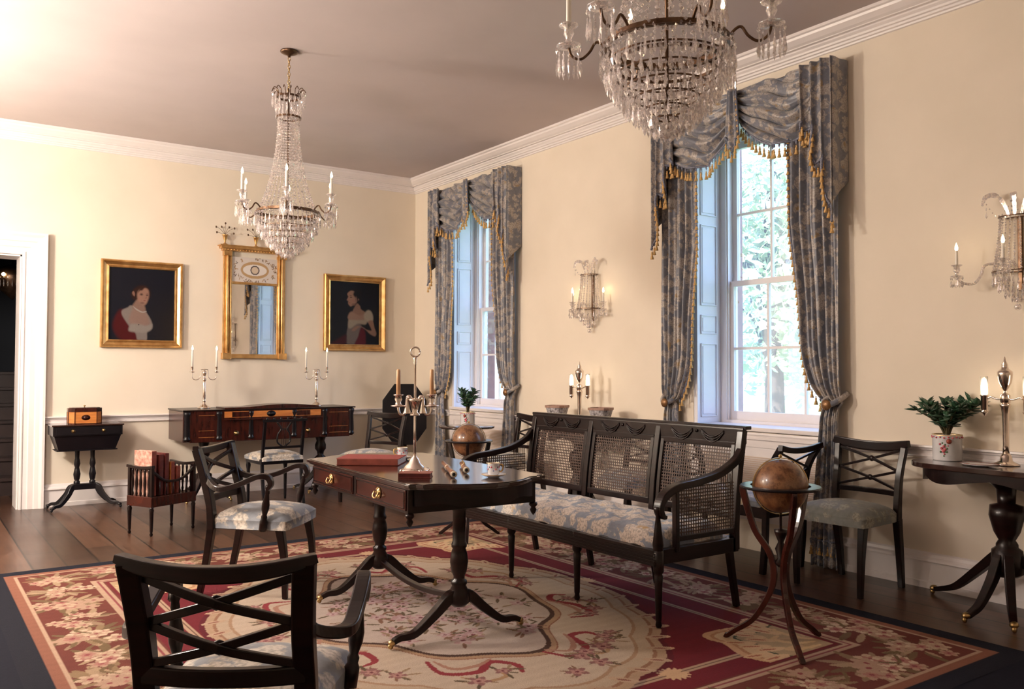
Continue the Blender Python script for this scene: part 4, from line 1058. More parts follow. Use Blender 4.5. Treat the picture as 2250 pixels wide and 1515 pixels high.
# ------------------------------------------------------------------ potted plants
def pot_plant(label, loc, s, spread, hgt, seed, nb=9):
    rnd = random.Random(seed)
    t = T('potted_plant', label, 'plant', loc)
    R, H = .067*s, .128*s
    MB().lathe([(R*.96, 0), (R, .004), (R, H*.93), (R*1.04, H*.95), (R*1.04, H), (R*.93, H), (R*.93, H*.85), (0, H*.85)], n=28).build('cachepot', CERAM, t)
    MB().lathe([(R*1.045, H*.965), (R*1.05, H*.985), (R*1.02, H*1.005), (R*.93, H*1.003), (R*.925, H*.97)], n=28, cap=False).build('gilt_rim', GILTRIM, t)
    g = MB()
    for k in range(22): a = k*2*PI/22; g.ball((R*1.005*math.cos(a), R*1.005*math.sin(a), H*.885+(.004 if k % 2 else 0)), .0055*s, 6, 4, (1, 1, .8))
    g.build('painted_garland', PINK, t)
    for a in (0.6, 0.6+PI):
        MB().ball((R*1.08*math.cos(a), R*1.08*math.sin(a), H*.76), .013*s, 10, 7).build('side_knob', KNOBR, t)
    # flower spray painted on the side toward the room
    def on(a, z, r, mat_m, sc_=(1, 1, 1)): mat_m.ball((R*1.0*math.cos(a), R*1.0*math.sin(a), z), r, 7, 5, sc_)
    fl = MB(); lf = MB(); a0 = math.atan2(CAM.y-loc[1], CAM.x-loc[0])-.25
    for da, dz, r in ((0, .05, .012), (.12, .058, .009), (-.13, .062, .009), (.03, .072, .009), (-.25, .082, .007), (.3, .075, .005), (.05, .035, .006)): on(a0+da, dz*s, r*s*.8, fl)
    for da, dz, r in ((.2, .045, .007), (-.2, .045, .007), (.1, .08, .006), (-.08, .088, .005), (.02, .025, .005), (.22, .062, .006)): on(a0+da, dz*s, r*s*.8, lf)
    po = fl.build('painted_flowers', PINK, t); lf.build('painted_leaves', LEAFG, po)
    MB().lathe([(0, H*.86), (R*.92, H*.86), (0, H*.885)], n=18).build('soil', SOIL, t)
    lv = MB(); sm = MB()
    tips = []
    for b in range(nb):
        a = b*2*PI/nb+rnd.random()*.5; L = spread*(.45+.55*rnd.random()); h = hgt*(.55+.45*rnd.random())
        p0 = Vector((rnd.uniform(-.01, .01), rnd.uniform(-.01, .01), H*.87)); p2 = Vector((math.cos(a)*L, math.sin(a)*L, H+h)); p1 = (p0+p2)/2+Vector((-math.cos(a)*L*.18, -math.sin(a)*L*.18, .01))
        sm.tube([p0, p1, p2], [.006*s, .005*s, .003*s], 6, 5)
        for q in range(5): 
            f = .38+.62*q/4; c = p0.lerp(p1, f*2) if f < .5 else p1.lerp(p2, f*2-1)
            for w_ in range(4 if q < 4 else 8): tips.append((c, (c-p0).normalized()))
    for c, d in tips:
        L = .044*s*rnd.uniform(.7, 1.5); a = rnd.uniform(0, 2*PI); e = rnd.uniform(-.45, .9)
        dr = (Vector((math.cos(a)*math.cos(e), math.sin(a)*math.cos(e), math.sin(e)))+d*.5).normalized()
        sd = dr.cross(Vector((0, 0, 1))).normalized(); n_ = sd.cross(dr); w_ = L*.26
        def P(u, v, h_): return c+dr*L*u+sd*w_*v+n_*h_*L
        vs = [P(0, 0, 0), P(.35, 1, .05), P(.35, 0, -.02), P(.35, -1, .05), P(.75, .9, .02), P(.75, 0, -.04), P(.75, -.9, .02), P(1.12, 0, -.10)]
        b0 = [P(.35, 0, -.09), P(.75, 0, -.11)]
        lv.add(vs+b0, [(0, 1, 2), (0, 2, 3), (1, 4, 5, 2), (2, 5, 6, 3), (4, 7, 5), (5, 7, 6), (0, 8, 1), (0, 3, 8), (1, 8, 9, 4), (8, 3, 6, 9), (4, 9, 7), (9, 6, 7)], True)
    sm.build('stems', STEM, t); lv.build('foliage', LEAF, t)
pot_plant('leafy green plant in a white porcelain pot on the table at the right edge', (-.145, -6.185, .7405), 1.08, .158, .165, 3, 14)
pot_plant('leafy green plant in a white porcelain pot on the small table at the far window', (-.46, -1.86, .7035), 1.0, .11, .19, 11, 12)

# ------------------------------------------------------------------ candles
def flame_(parent, p, s=1.0):
    return MB().lathe([(.0, 0), (.0065*s, .006*s), (.0085*s, .015*s), (.0055*s, .030*s), (.0, .045*s)], p, 10).build('flame', FLAME, parent)
def candle(parent, p, h, r=.0095, mat=WAX, lit=True, s=1.0):
    c = MB().lathe([(r*1.05, 0), (r, h*.96), (r*.6, h), (0, h)], p, 12).build('candle', mat, parent)
    if lit: flame_(c, (p[0], p[1], p[2]+h-.003), s)
    return c
def candelabrum(label, loc, rz=0, group=None):
    t = T('candelabrum', label, 'candelabrum', loc, rz, group)
    MB().lathe([(.058, 0), (.060, .006), (.052, .012), (.040, .018), (.030, .030), (.022, .034), (.014, .045), (.012, .06)], n=22).build('foot', SILVER, t)
    MB().lathe([(.012, .06), (.016, .07), (.010, .08), (.014, .09), (.014, .24), (.010, .25), (.020, .27), (.020, .28), (.010, .285), (.014, .31), (.020, .33), (.020, .345), (.008, .355), (.006, .37), (0, .375)], n=16).build('column', SILVER, t)
    for s in (-1, 1):
        a = MB().tube([(0, 0, .365), (s*.030, 0, .365), (s*.036, 0, .34), (s*.038, 0, .30), (s*.055, 0, .275), (s*.085, 0, .27), (s*.108, 0, .285), (s*.112, 0, .32), (s*.112, 0, .345)], .0035, 7, 4).build('arm', SILVER, t)
        MB().lathe([(.004, .335), (.024, .342), (.025, .345), (.010, .348), (.009, .36), (.013, .375), (.011, .39), (.014, .393), (.010, .395)], (s*.112, 0, 0), 14).build('candle_socket', SILVER, a)
        candle(a, (s*.112, 0, .385), .165, .009)
    return t
candelabrum('silver two-light candelabrum on the left end of the piano', (-2.42, -.32, .8545), 0, 'candelabra on the piano')
candelabrum('silver two-light candelabrum on the right end of the piano', (-1.305, -.32, .8545), 0, 'candelabra on the piano')
def table_candelabrum(loc, rz):
    t = T('candelabrum', 'tall silver two-arm candelabrum with unlit tan candles on the central table', 'candelabrum', loc, rz)
    MB().lathe([(.066, .0), (.070, .006), (.064, .012), (.052, .016), (.048, .026), (.030, .040), (.022, .058), (.010, .070), (.007, .08)], n=26).build('foot', SILVER, t)
    f = MB()
    for k in range(4): a = k*PI/2+.4; f.ball((.066*math.cos(a), .066*math.sin(a), .006), .010, 8, 6)
    f.build('paw_feet', SILVER, t)
    MB().lathe([(.007, .08), (.006, .20), (.0055, .50), (.009, .512), (.006, .52), (.010, .53), (.004, .54)], n=10).build('column', SILVER, t)
    r_ = MB(); r_.tube([(.022*math.cos(a*PI/10), 0, .562+.022*math.sin(a*PI/10)) for a in range(21)], .004, 6).build('ring_handle', SILVER, t)
    MB().lathe([(.022, .262), (.024, .266), (.012, .28), (.018, .30), (.024, .325), (.036, .338), (.030, .342), (.008, .345)], n=18).build('centre_cup', SILVER, t)
    for s in (-1, 1):
        a = MB().tube([(0, 0, .285), (s*.02, 0, .34), (s*.034, 0, .348), (s*.040, 0, .30), (s*.052, 0, .268), (s*.070, 0, .270), (s*.077, 0, .29), (s*.078, 0, .31)], [.008, .010, .010, .008, .007, .006, .006, .005], 8, 5).build('arm', SILVER, t)
        MB().lathe([(.004, .300), (.034, .306), (.036, .309), (.016, .312), (.012, .325), (.018, .34), (.014, .352), (.024, .358), (.024, .361), (.010, .363)], (s*.078, 0, 0), 16).build('candle_socket', SILVER, a)
        candle(a, (s*.078, 0, .355), .125, .0095, TALL, False)
    # snuffer cones hanging either side of the column
    for s in (-1, 1): MB().lathe([(.017, .272), (.016, .276), (.004, .338), (.006, .344), (0, .350)], (s*.036, -.012, 0), 12).build('snuffer', SILVER, t)
table_candelabrum((-2.765, -5.049, .7420), math.radians(-30))

# ------------------------------------------------------------------ things on the central table
TZ = .7412
def teacup(label, loc, rz):
    s = T('teacup', label, 'cup', (loc[0], loc[1], loc[2]+.0085), rz)
    MB().lathe([(.020, 0), (.022, .004), (.026, .006), (.0265, .050), (.029, .054), (.0275, .054), (.025, .050), (.024, .008), (0, .006)], n=24).build('cup_body', CERAM, s)
    MB().lathe([(.0288, .0535), (.0295, .055), (.0275, .0553), (.027, .0535)], n=24, cap=False).build('gilt_rim', GILTRIM, s)
    MB().tube([(.025, 0, .044), (.042, 0, .046), (.046, 0, .032), (.040, 0, .018), (.026, 0, .014)], .0035, 7, 5).build('handle', GILTRIM, s)
    f = MB()
    for k in range(8): a = k*PI/4; f.ball((.0262*math.cos(a), .0262*math.sin(a), .028+.010*(k % 2)), .0042, 6, 4)
    f.build('painted_sprigs', PINK, s)
    g = MB()
    for k in range(8): a = k*PI/4+.35; g.ball((.0262*math.cos(a), .0262*math.sin(a), .022+.016*((k+1) % 2)), .0034, 6, 4)
    g.build('painted_sprigs', BLUEN, s)
    return s
def saucer(label, loc):
    t = T('saucer', label, 'saucer', loc)
    MB().lathe([(.026, 0), (.028, .002), (.046, .008), (.055, .013), (.054, .0145), (.045, .0105), (.026, .0075), (0, .0075)], n=30).build('dish', CERAM, t)
    MB().lathe([(.0545, .0125), (.0562, .0142), (.0545, .0150), (.0535, .0142)], n=30, cap=False).build('gilt_rim', GILTRIM, t)
saucer('small white gilt-edged saucer under the cup, right end of the central table', (-2.575, -5.43, TZ)); teacup('white flower-sprigged teacup on the right end of the central table', (-2.575, -5.43, TZ), -.2)
saucer('small white gilt-edged saucer under the cup behind the red book', (-2.545, -4.51, TZ)); teacup('white flower-sprigged teacup behind the red book on the central table', (-2.545, -4.51, TZ), 2.9)
def folio():
    t = T('large_book', 'large red cloth-bound book lying flat on the left of the central table', 'book', (-2.765, -4.60, TZ), math.radians(-39))
    w_, d_, h_ = .315, .215, .034
    MB().b2(-w_/2, w_/2, -d_/2, d_/2, 0, .003).b2(-w_/2, w_/2, -d_/2, d_/2, h_-.003, h_).build('cover', CLOTHR, t)
    MB().b2(-w_/2+.004, w_/2-.004, -d_/2+.004, d_/2-.001, .003, h_-.003).build('pages', PAGE, t)
    MB().bar([(-w_/2+.004, -d_/2, h_/2), (w_/2-.004, -d_/2, h_/2)][::1], .008, h_, side=(0, 1, 0), sub=0, rnd=.4).build('spine', LEATH, t)
folio()
def booklet():
    t = T('leather_booklet', 'small brown leather book in front of the tall candelabrum', 'book', (-2.862, -5.235, TZ), math.radians(-37))
    MB().b2(-.072, .072, -.045, .045, 0, .0025).b2(-.072, .072, -.045, .045, .0195, .022).b2(-.072, -.069, -.045, .045, 0, .022).build('cover', LEATH, t)
    MB().b2(-.068, .069, -.042, .042, .0026, .0194).build('pages', LEATHD, t)
booklet()
def flute(label, a, b, r, joints, keys):
    a, b = Vector(a), Vector(b); L = (b-a).length
    t = T('boxwood_flute', label, 'flute', a, math.atan2(b.y-a.y, b.x-a.x))
    z = r*1.25
    R_ = Matrix.Rotation(PI/2, 3, 'Y')
    MB().lathe([(r*.75, 0), (r*.8, L*.3), (r*1.1, L*.42), (r*.9, L*.46), (r*.9, L*.80), (r*1.15, L*.9), (r*1.0, L*.985), (r*.5, L*.985)], (0, 0, z), 16, R_).build('tube', BOXW, t)
    for u in joints: MB().lathe([(r*1.0, -.004), (r*1.12, -.003), (r*1.12, .003), (r*1.0, .004)], (u*L, 0, z), 16, R_).build('joint_ring', IVORY, t)
    MB().lathe([(r*.55, -.004), (r*1.2, -.004), (r*1.2, .003), (r*.55, .0035)], (L, 0, z), 16, R_).build('end_ring', IVORY, t)
    MB().lathe([(0, .0), (r*.62, .0), (r*.62, .0012), (0, .0012)], (L+.0035, 0, z), 14, R_).build('bore', BORE, t)
    for u in keys: MB().tube([(u*L-.02, 0, z+r*.9), (u*L-.005, 0, z+r*1.7), (u*L+.012, 0, z+r*1.3)], .0035, 6, 3).build('key', BRASS, t)
flute('wooden flute lying nearer the small leather book on the central table', (-2.525, -4.905, TZ), (-2.735, -5.352, TZ), .0125, (.45,), ())
flute('shorter keyed woodwind piece lying beside the longer flute, nearer the teacup', (-2.468, -4.985, TZ), (-2.602, -5.245, TZ), .0125, (.5,), (.25, .45, .6))

# ------------------------------------------------------------------ argand lamps, bowls, dish
LFLAME = emit('lamp_flame', (1, .80, .56), 34)
FROST, _nt2, _b2 = newmat('frosted_chimney'); _b2.inputs['Base Color'].default_value = (.95, .93, .9, 1); _b2.inputs['Transmission Weight'].default_value = .9; _b2.inputs['Roughness'].default_value = .5; _b2.inputs['IOR'].default_value = 1.1
_n2 = N(_nt2, 'TexNoise', Scale=30); _nt2.links.new(ramp(_nt2, _n2.outputs[0], [(.3, (.9, .88, .85)), (.7, (.97, .95, .92))]), _b2.inputs['Base Color'])
def argand(label, loc, rz):
    t = T('argand_lamp', label, 'lamp', loc, rz)
    MB().lathe([(.062, 0), (.064, .006), (.050, .012), (.030, .022), (.026, .045), (.020, .055), (.016, .06)], n=22).build('foot', SILVER, t)
    MB().lathe([(.016, .06), (.0145, .10), (.017, .26), (.022, .29), (.026, .30), (.026, .31), (.014, .315)], n=16).build('column', SILVER, t)
    MB().lathe([(.014, .312), (.024, .32), (.024, .355), (.020, .36), (.008, .368), (.008, .38), (.016, .39), (.030, .42), (.036, .46), (.036, .475), (.028, .482), (.018, .49), (.014, .505), (.016, .51), (.006, .53), (.004, .545), (0, .555)], n=20).build('urn', SILVER, t)
    for s in (-1, 1):
        a = MB().tube([(s*.02, 0, .335), (s*.045, 0, .335), (s*.07, 0, .345), (s*.088, 0, .335)], .005, 7, 3).build('arm', SILVER, t)
        MB().lathe([(0, .245), (.008, .255), (.016, .262), (.022, .27), (.012, .275), (.017, .28), (.017, .345), (.021, .35), (.021, .355), (.010, .357)], (s*.104, 0, 0), 16).build('burner', SILVER, a)
        MB().lathe([(.016, .355), (.0185, .36), (.0185, .45), (.0172, .45), (.0172, .36)], (s*.104, 0, 0), 18, cap=False).build('glass_chimney', FROST, a)
        MB().lathe([(.008, .357), (.0145, .362), (.0150, .40), (.010, .432), (0, .442)], (s*.104, 0, 0), 12).build('flame', LFLAME, a)

argand('silver two-burner lamp on the side table between the windows', (-.20, -3.165, .7405), PI/2)
argand('silver two-burner lamp at the right edge of the picture, beside the plant', (-.150, -6.49, .7405), PI/2-.0)
RIMB = noisemat('brown_rim', (.26, .14, .10), (.38, .22, .16), 40, .4, bmp=0)
def bowl(label, loc, rz):
    t = T('flared_cachepot', label, 'bowl', loc, rz, 'grey flared square bowls on the side table')
    m = MB(); a, b, H = .042, .088, .185
    def ring(q, z): return [(-q+q*.35, -q, z), (q-q*.35, -q, z), (q, -q+q*.35, z), (q, q-q*.35, z), (q-q*.35, q, z), (-q+q*.35, q, z), (-q, q-q*.35, z), (-q, -q+q*.35, z)]
    rs = [(a, 0), (a*1.02, .01), (b*.93, H*.9), (b*.86, H*.9), (a*.85, .012)]
    vs = [p for q, z in rs for p in ring(q, z)]
    m.add(vs, [(8*j+i, 8*j+(i+1) % 8, 8*j+8+(i+1) % 8, 8*j+8+i) for j in range(4) for i in range(8)]+[tuple(range(8))[::-1], tuple(32+i for i in range(8))])
    m.build('body', PEWT, t)
    r_ = MB(); vs = ring(b, H*.9)+ring(b, H)+ring(b*.86, H)+ring(b*.86, H*.9)
    r_.add(vs, [(8*j+i, 8*j+(i+1) % 8, 8*((j+1) % 4)+(i+1) % 8, 8*((j+1) % 4)+i) for j in range(4) for i in range(8)])
    r_.build('rim', RIMB, t)
bowl('grey flared square bowl left of the two-burner lamp on the side table', (-.24, -2.92, .7405), .5)
bowl('grey flared square bowl right of the two-burner lamp on the side table', (-.24, -3.475, .7405), .5)
d_ = T('oval_dish', 'small white dish lying on the right-hand card table beside the plant', 'dish', (-.30, -6.43, .7405))
MB().lathe([(.040, 0), (.075, .005), (.092, .011), (.091, .013), (.074, .008), (0, .006)], n=32, M=Matrix.Diagonal((.75, 1, 1))).build('dish', CERAM, d_)
MB().lathe([(.0905, .0108), (.0935, .0125), (.0905, .0138), (.089, .0125)], n=32, M=Matrix.Diagonal((.75, 1, 1)), cap=False).build('rim', LEATH, d_)

# ------------------------------------------------------------------ chandeliers
def chandelier(label, loc, zc, zb, group):
    """origin at ceiling; zb = height of the bottom ball below ceiling"""
    t = T('crystal_chandelier', label, 'chandelier', (loc[0], loc[1], zc), 0, group)
    z = lambda v: v-zc                       # absolute to local
    MB().lathe([(0, -.002), (.058, -.002), (.060, -.010), (.050, -.018), (.030, -.026), (.012, -.034), (.008, -.045)], n=24).build('ceiling_rose', BRONZE, t)
    ch = MB(); zz = -.045; k = 0; zt = z(3.10)
    while zz > zt:
        R_ = Matrix.Rotation(PI/2*(k % 2), 3, 'Z')
        pts = [R_ @ Vector((.0075*math.cos(a*PI/6), 0, .016*math.sin(a*PI/6))) + Vector((0, 0, zz-.012)) for a in range(13)]
        ch.tube(pts, .0026, 5); zz -= .026; k += 1
    ch.build('chain', BRASS, t)
    MB().tube([(0, 0, zt+.01), (0, 0, z(1.99))], .006, 8).build('rod', BRONZE, t)
    def ring(name, r, zz, w_=.004, h_=.012, mat=BRONZE):
        return MB().lathe([(r-w_, z(zz)), (r+w_, z(zz)), (r+w_, z(zz)+h_), (r-w_, z(zz)+h_), (r-w_, z(zz))], n=40, smooth=False).build(name, mat, t)
    def row(r, zz, n, L, rr, off=0):
        m = MB()
        for i in range(n):
            a = 2*PI*(i+off)/n; m.prism((r*math.cos(a), r*math.sin(a), z(zz)), L, rr)
        m.build('prism_row', CRYS, t)
    # crown
    cw = MB()
    for i in range(14):
        a = 2*PI*i/14; c, s = math.cos(a), math.sin(a)
        cw.tube([(.07*c, .07*s, z(3.045)), (.075*c, .075*s, z(3.09)), (.098*c, .098*s, z(3.105)), (.112*c, .112*s, z(3.085))], .003, 5, 4)
    cw.build('crown', BRONZE, t)
    ring('crown_ring', .075, 3.045); row(.108, 3.085, 20, .085, .007); row(.085, 3.035, 20, .075, .007, .5)
    ring('neck_ring', .078, 2.905); row(.080, 3.0, 18, .085, .007)
    # bead strands flaring from the neck to the main ring
    ns = 30
    for i in range(ns):
        a = 2*PI*i/ns; m = MB(); nbead = 34
        for k in range(nbead):
            u = k/(nbead-1); r = .068+(.185-.068)*(u**2.1); zz = z(2.90+(2.285-2.90)*(u))
            m.octa((r*math.cos(a), r*math.sin(a), zz), .0072+.002*(k % 2), .0085, .0085)
        m.build('bead_strand', CRYS, t)
    ring('main_ring', .195, 2.262, .006, .020); ring('lower_ring', .175, 2.205, .004, .010)
    for r, zz, n, L in ((.215, 2.262, 44, .070), (.196, 2.215, 42, .070), (.170, 2.170, 38, .065), (.140, 2.130, 32, .065), (.108, 2.095, 26, .060), (.074, 2.060, 18, .055), (.040, 2.03, 10, .045)):
        row(r, zz, n, L, .0072, random.random()); row(r-.02, zz-.012, n-6, L*.8, .0072, random.random())
        ring('tier_ring', r-.004, zz, .002, .005)
    MB().ball((0, 0, z(1.985)), .021, 12, 9).build('drop_ball', CRYS, t)
    sw = MB()     # garlands of beads inside the main ring
    for i in range(12):
        a0, a1 = 2*PI*i/12, 2*PI*(i+1)/12
        for k in range(9):
            u = k/8; a = a0+(a1-a0)*u; sw.octa((.21*math.cos(a), .21*math.sin(a), z(2.275-.03*math.sin(PI*u))), .007, .007, .007)
    sw.build('bead_garland', CRYS, t)
    for i in range(6):
        a = math.radians(8+60*i); c, s = math.cos(a), math.sin(a); f = lambda r, zz: (r*c, r*s, z(zz))
        ar = MB().tube([f(.19, 2.272), f(.215, 2.30), f(.235, 2.305), f(.255, 2.275), f(.285, 2.255), f(.315, 2.27), f(.325, 2.30)], .0048, 7, 5).build('arm', BRONZE, t)
        RA = .325; c0 = f(RA, 0)
        MB().lathe([(.005, z(2.295)), (.040, z(2.302)), (.042, z(2.306)), (.012, z(2.31)), (.010, z(2.33)), (.018, z(2.345)), (.014, z(2.36)), (.032, z(2.372)), (.033, z(2.376)), (.010, z(2.378))], (c0[0], c0[1], 0), 16).build('candle_cup', CRYS, ar)
        m = MB()
        for k in range(14): b = 2*PI*k/14; m.prism((c0[0]+.041*math.cos(b), c0[1]+.041*math.sin(b), z(2.302)), .080, .0062)
        m.build('cup_prisms', CRYS, ar)
        candle(ar, (c0[0], c0[1], z(2.36)), .125, .0085)
    return t
GC = 'pair of crystal chandeliers'
chandelier('whole crystal chandelier hanging in front of the back wall mirror', (-2.655, -3.075), ZC, 0, GC)
chandelier('large nearer crystal chandelier cut off by the top of the picture', (-2.735, -6.665), ZC, 0, GC)

# ------------------------------------------------------------------ wall sconces (wall at +x)
def sconce(label, y, z0, arms):
    """z0 = height of the lower ring"""
    t = T('crystal_sconce', label, 'wall light', (0, y, z0), 0)
    def half(r, n): return [(-.03-r*math.cos(-PI/2+PI*i/n), r*math.sin(-PI/2+PI*i/n)) for i in range(n+1)]
    for r, zz, nm in ((.085, .285, 'upper_ring'), (.118, 0, 'lower_ring')):
        MB().bar([(x, yy, zz) for x, yy in half(r, 20)], .005, .012, side=(0, 0, 1), sub=0, rnd=0).build(nm, BRONZE, t)
    MB().b2(-.016, -.001, -.012, .012, -.10, .29).build('back_plate', BRONZE, t, bevel=.003)
    MB().tube([(-.012, -.07, .285), (-.03, 0, .285), (-.012, .07, .285)], .004, 6).tube([(-.012, -.10, 0), (-.03, 0, 0), (-.012, .10, 0)], .004, 6).build('bracket', BRONZE, t)
    for i in range(13):
        a = -PI/2+PI*i/12; m = MB()
        for k in range(20):
            u = k/19; r = .083+(.116-.083)*u**1.6; m.octa((-.03-r*math.cos(a), r*math.sin(a), .28-.27*u), .0068, .008, .008)
        m.build('bead_strand', CRYS, t)
    for r, zz, n, L in ((.118, 0, 15, .060), (.092, -.035, 12, .055), (.062, -.065, 9, .055), (.032, -.09, 6, .05)):
        m = MB()
        for i in range(n): a = -PI/2+PI*(i+.5)/n; m.prism((-.03-r*math.cos(a), r*math.sin(a), zz), L, .0068)
        m.build('prism_row', CRYS, t)
    MB().lathe([(0, -.165), (.012, -.16), (.014, -.15), (.006, -.14), (.020, -.135)], (-.045, 0, 0), 10).ball((-.045, 0, -.185), .018, 10, 7).build('drop_finial', CRYS, t)
    for yy, h_, out in ((-.06, .125, -.06), (0, .14, -.0), (.06, .125, .06)):   # curling glass plumes on top
        s = -1 if yy < 0 else (1 if yy > 0 else 0)
        MB().bar([(-.06, yy*.5, .29), (-.065, yy*.9, .36), (-.070, yy*1.4+s*.01, .405), (-.085, yy*1.9+s*.02, .400), (-.095, yy*2.1+s*.022, .355)], [.012, .024, .030, .026, .010], .004, side=(0, .7, .7) if s else (0, 1, 0), sub=6).build('glass_plume', CRYS, t)
        m = MB()
        for k in range(9): u = k/8; m.octa((-.095, yy*2.1*(1-u)+0*u, .36-.07*math.sin(PI*u)), .005, .006, .006)
        m.prism((-.097, yy*2.1, .345), .04, .005); m.build('bead_garland', CRYS, t)
    for ang, L in arms:
        a = math.radians(ang); d = (-math.cos(a), math.sin(a)); f = lambda r, zz: (-.03+d[0]*r, d[1]*r, zz)
        ar = MB().tube([f(.05, .030), f(L*.40, .045), f(L*.55, .035), f(L*.60, -.01), f(L*.72, -.055), f(L*.90, -.050), f(L, -.02)], .0075, 8, 5).build('arm', CRYS, t)
        c0 = f(L, 0)
        MB().lathe([(.004, -.025), (.030, -.014), (.032, -.011), (.009, -.008), (.009, .005), (.018, .02), (.014, .035), (.028, .045), (.028, .048), (.010, .05)], (c0[0], c0[1], 0), 14).build('candle_cup', CRYS, ar)
        m = MB()
        for k in range(10): b = 2*PI*k/10; m.prism((c0[0]+.029*math.cos(b), c0[1]+.029*math.sin(b), -.012), .040, .005)
        m.build('cup_prisms', CRYS, ar)
        candle(ar, (c0[0], c0[1], .04), .085, .0075)
sconce('crystal candle sconce on the wall between the two windows', -3.11, 1.735, ((-80, .20), (0, .20), (80, .20)))
sconce('crystal candle sconce cut by the right edge of the picture', -6.51, 1.735, ((62, .285), (-8, .235), (-75, .285)))

# ------------------------------------------------------------------ pictures and mirror on the back wall
def frame_bars(m, x0, x1, z0, z1, wd, prof):
    """mitred frame: prof = (distance inward, projection from wall)"""
    n = len(prof)
    cs = [((x0, z0), (1, 1)), ((x1, z0), (-1, 1)), ((x1, z1), (-1, -1)), ((x0, z1), (1, -1))]
    vs = [(c[0]+s[0]*o, -h, c[1]+s[1]*o) for c, s in cs for o, h in prof]
    m.add(vs, [(j*n+i, j*n+(i+1) % n, ((j+1) % 4)*n+(i+1) % n, ((j+1) % 4)*n+i) for j in range(4) for i in range(n)])
def softmask(C, X, Y, pts, col, soft=.01):
    """filled soft polygon"""
    gx, gy = np.meshgrid(X, Y); ins = np.zeros(gx.shape, bool); dmin = np.full(gx.shape, 9.)
    n = len(pts)
    for i in range(n):
        (x1, y1), (x2, y2) = pts[i], pts[(i+1) % n]
        c = ((y1 > gy) != (y2 > gy)) & (gx < (x2-x1)*(gy-y1)/(y2-y1+1e-12)+x1); ins ^= c
        L2 = (x2-x1)**2+(y2-y1)**2+1e-12; t = np.clip(((gx-x1)*(x2-x1)+(gy-y1)*(y2-y1))/L2, 0, 1)
        dmin = np.minimum(dmin, np.hypot(gx-x1-t*(x2-x1), gy-y1-t*(y2-y1)))
    sd = np.where(ins, dmin, -dmin); k = np.clip(sd/(soft*1.5)+.5, 0, 1)[..., None]
    C[:] = C*(1-k)+np.array(col)*k
def sm(pts, k=6):
    P = [Vector((*p, 0)) for p in pts]; P = [P[-1]]+P+[P[0], P[1]]
    o, _ = spline(P, [1]*len(P), k); return [(p.x, p.y) for p in o[k:-k]]
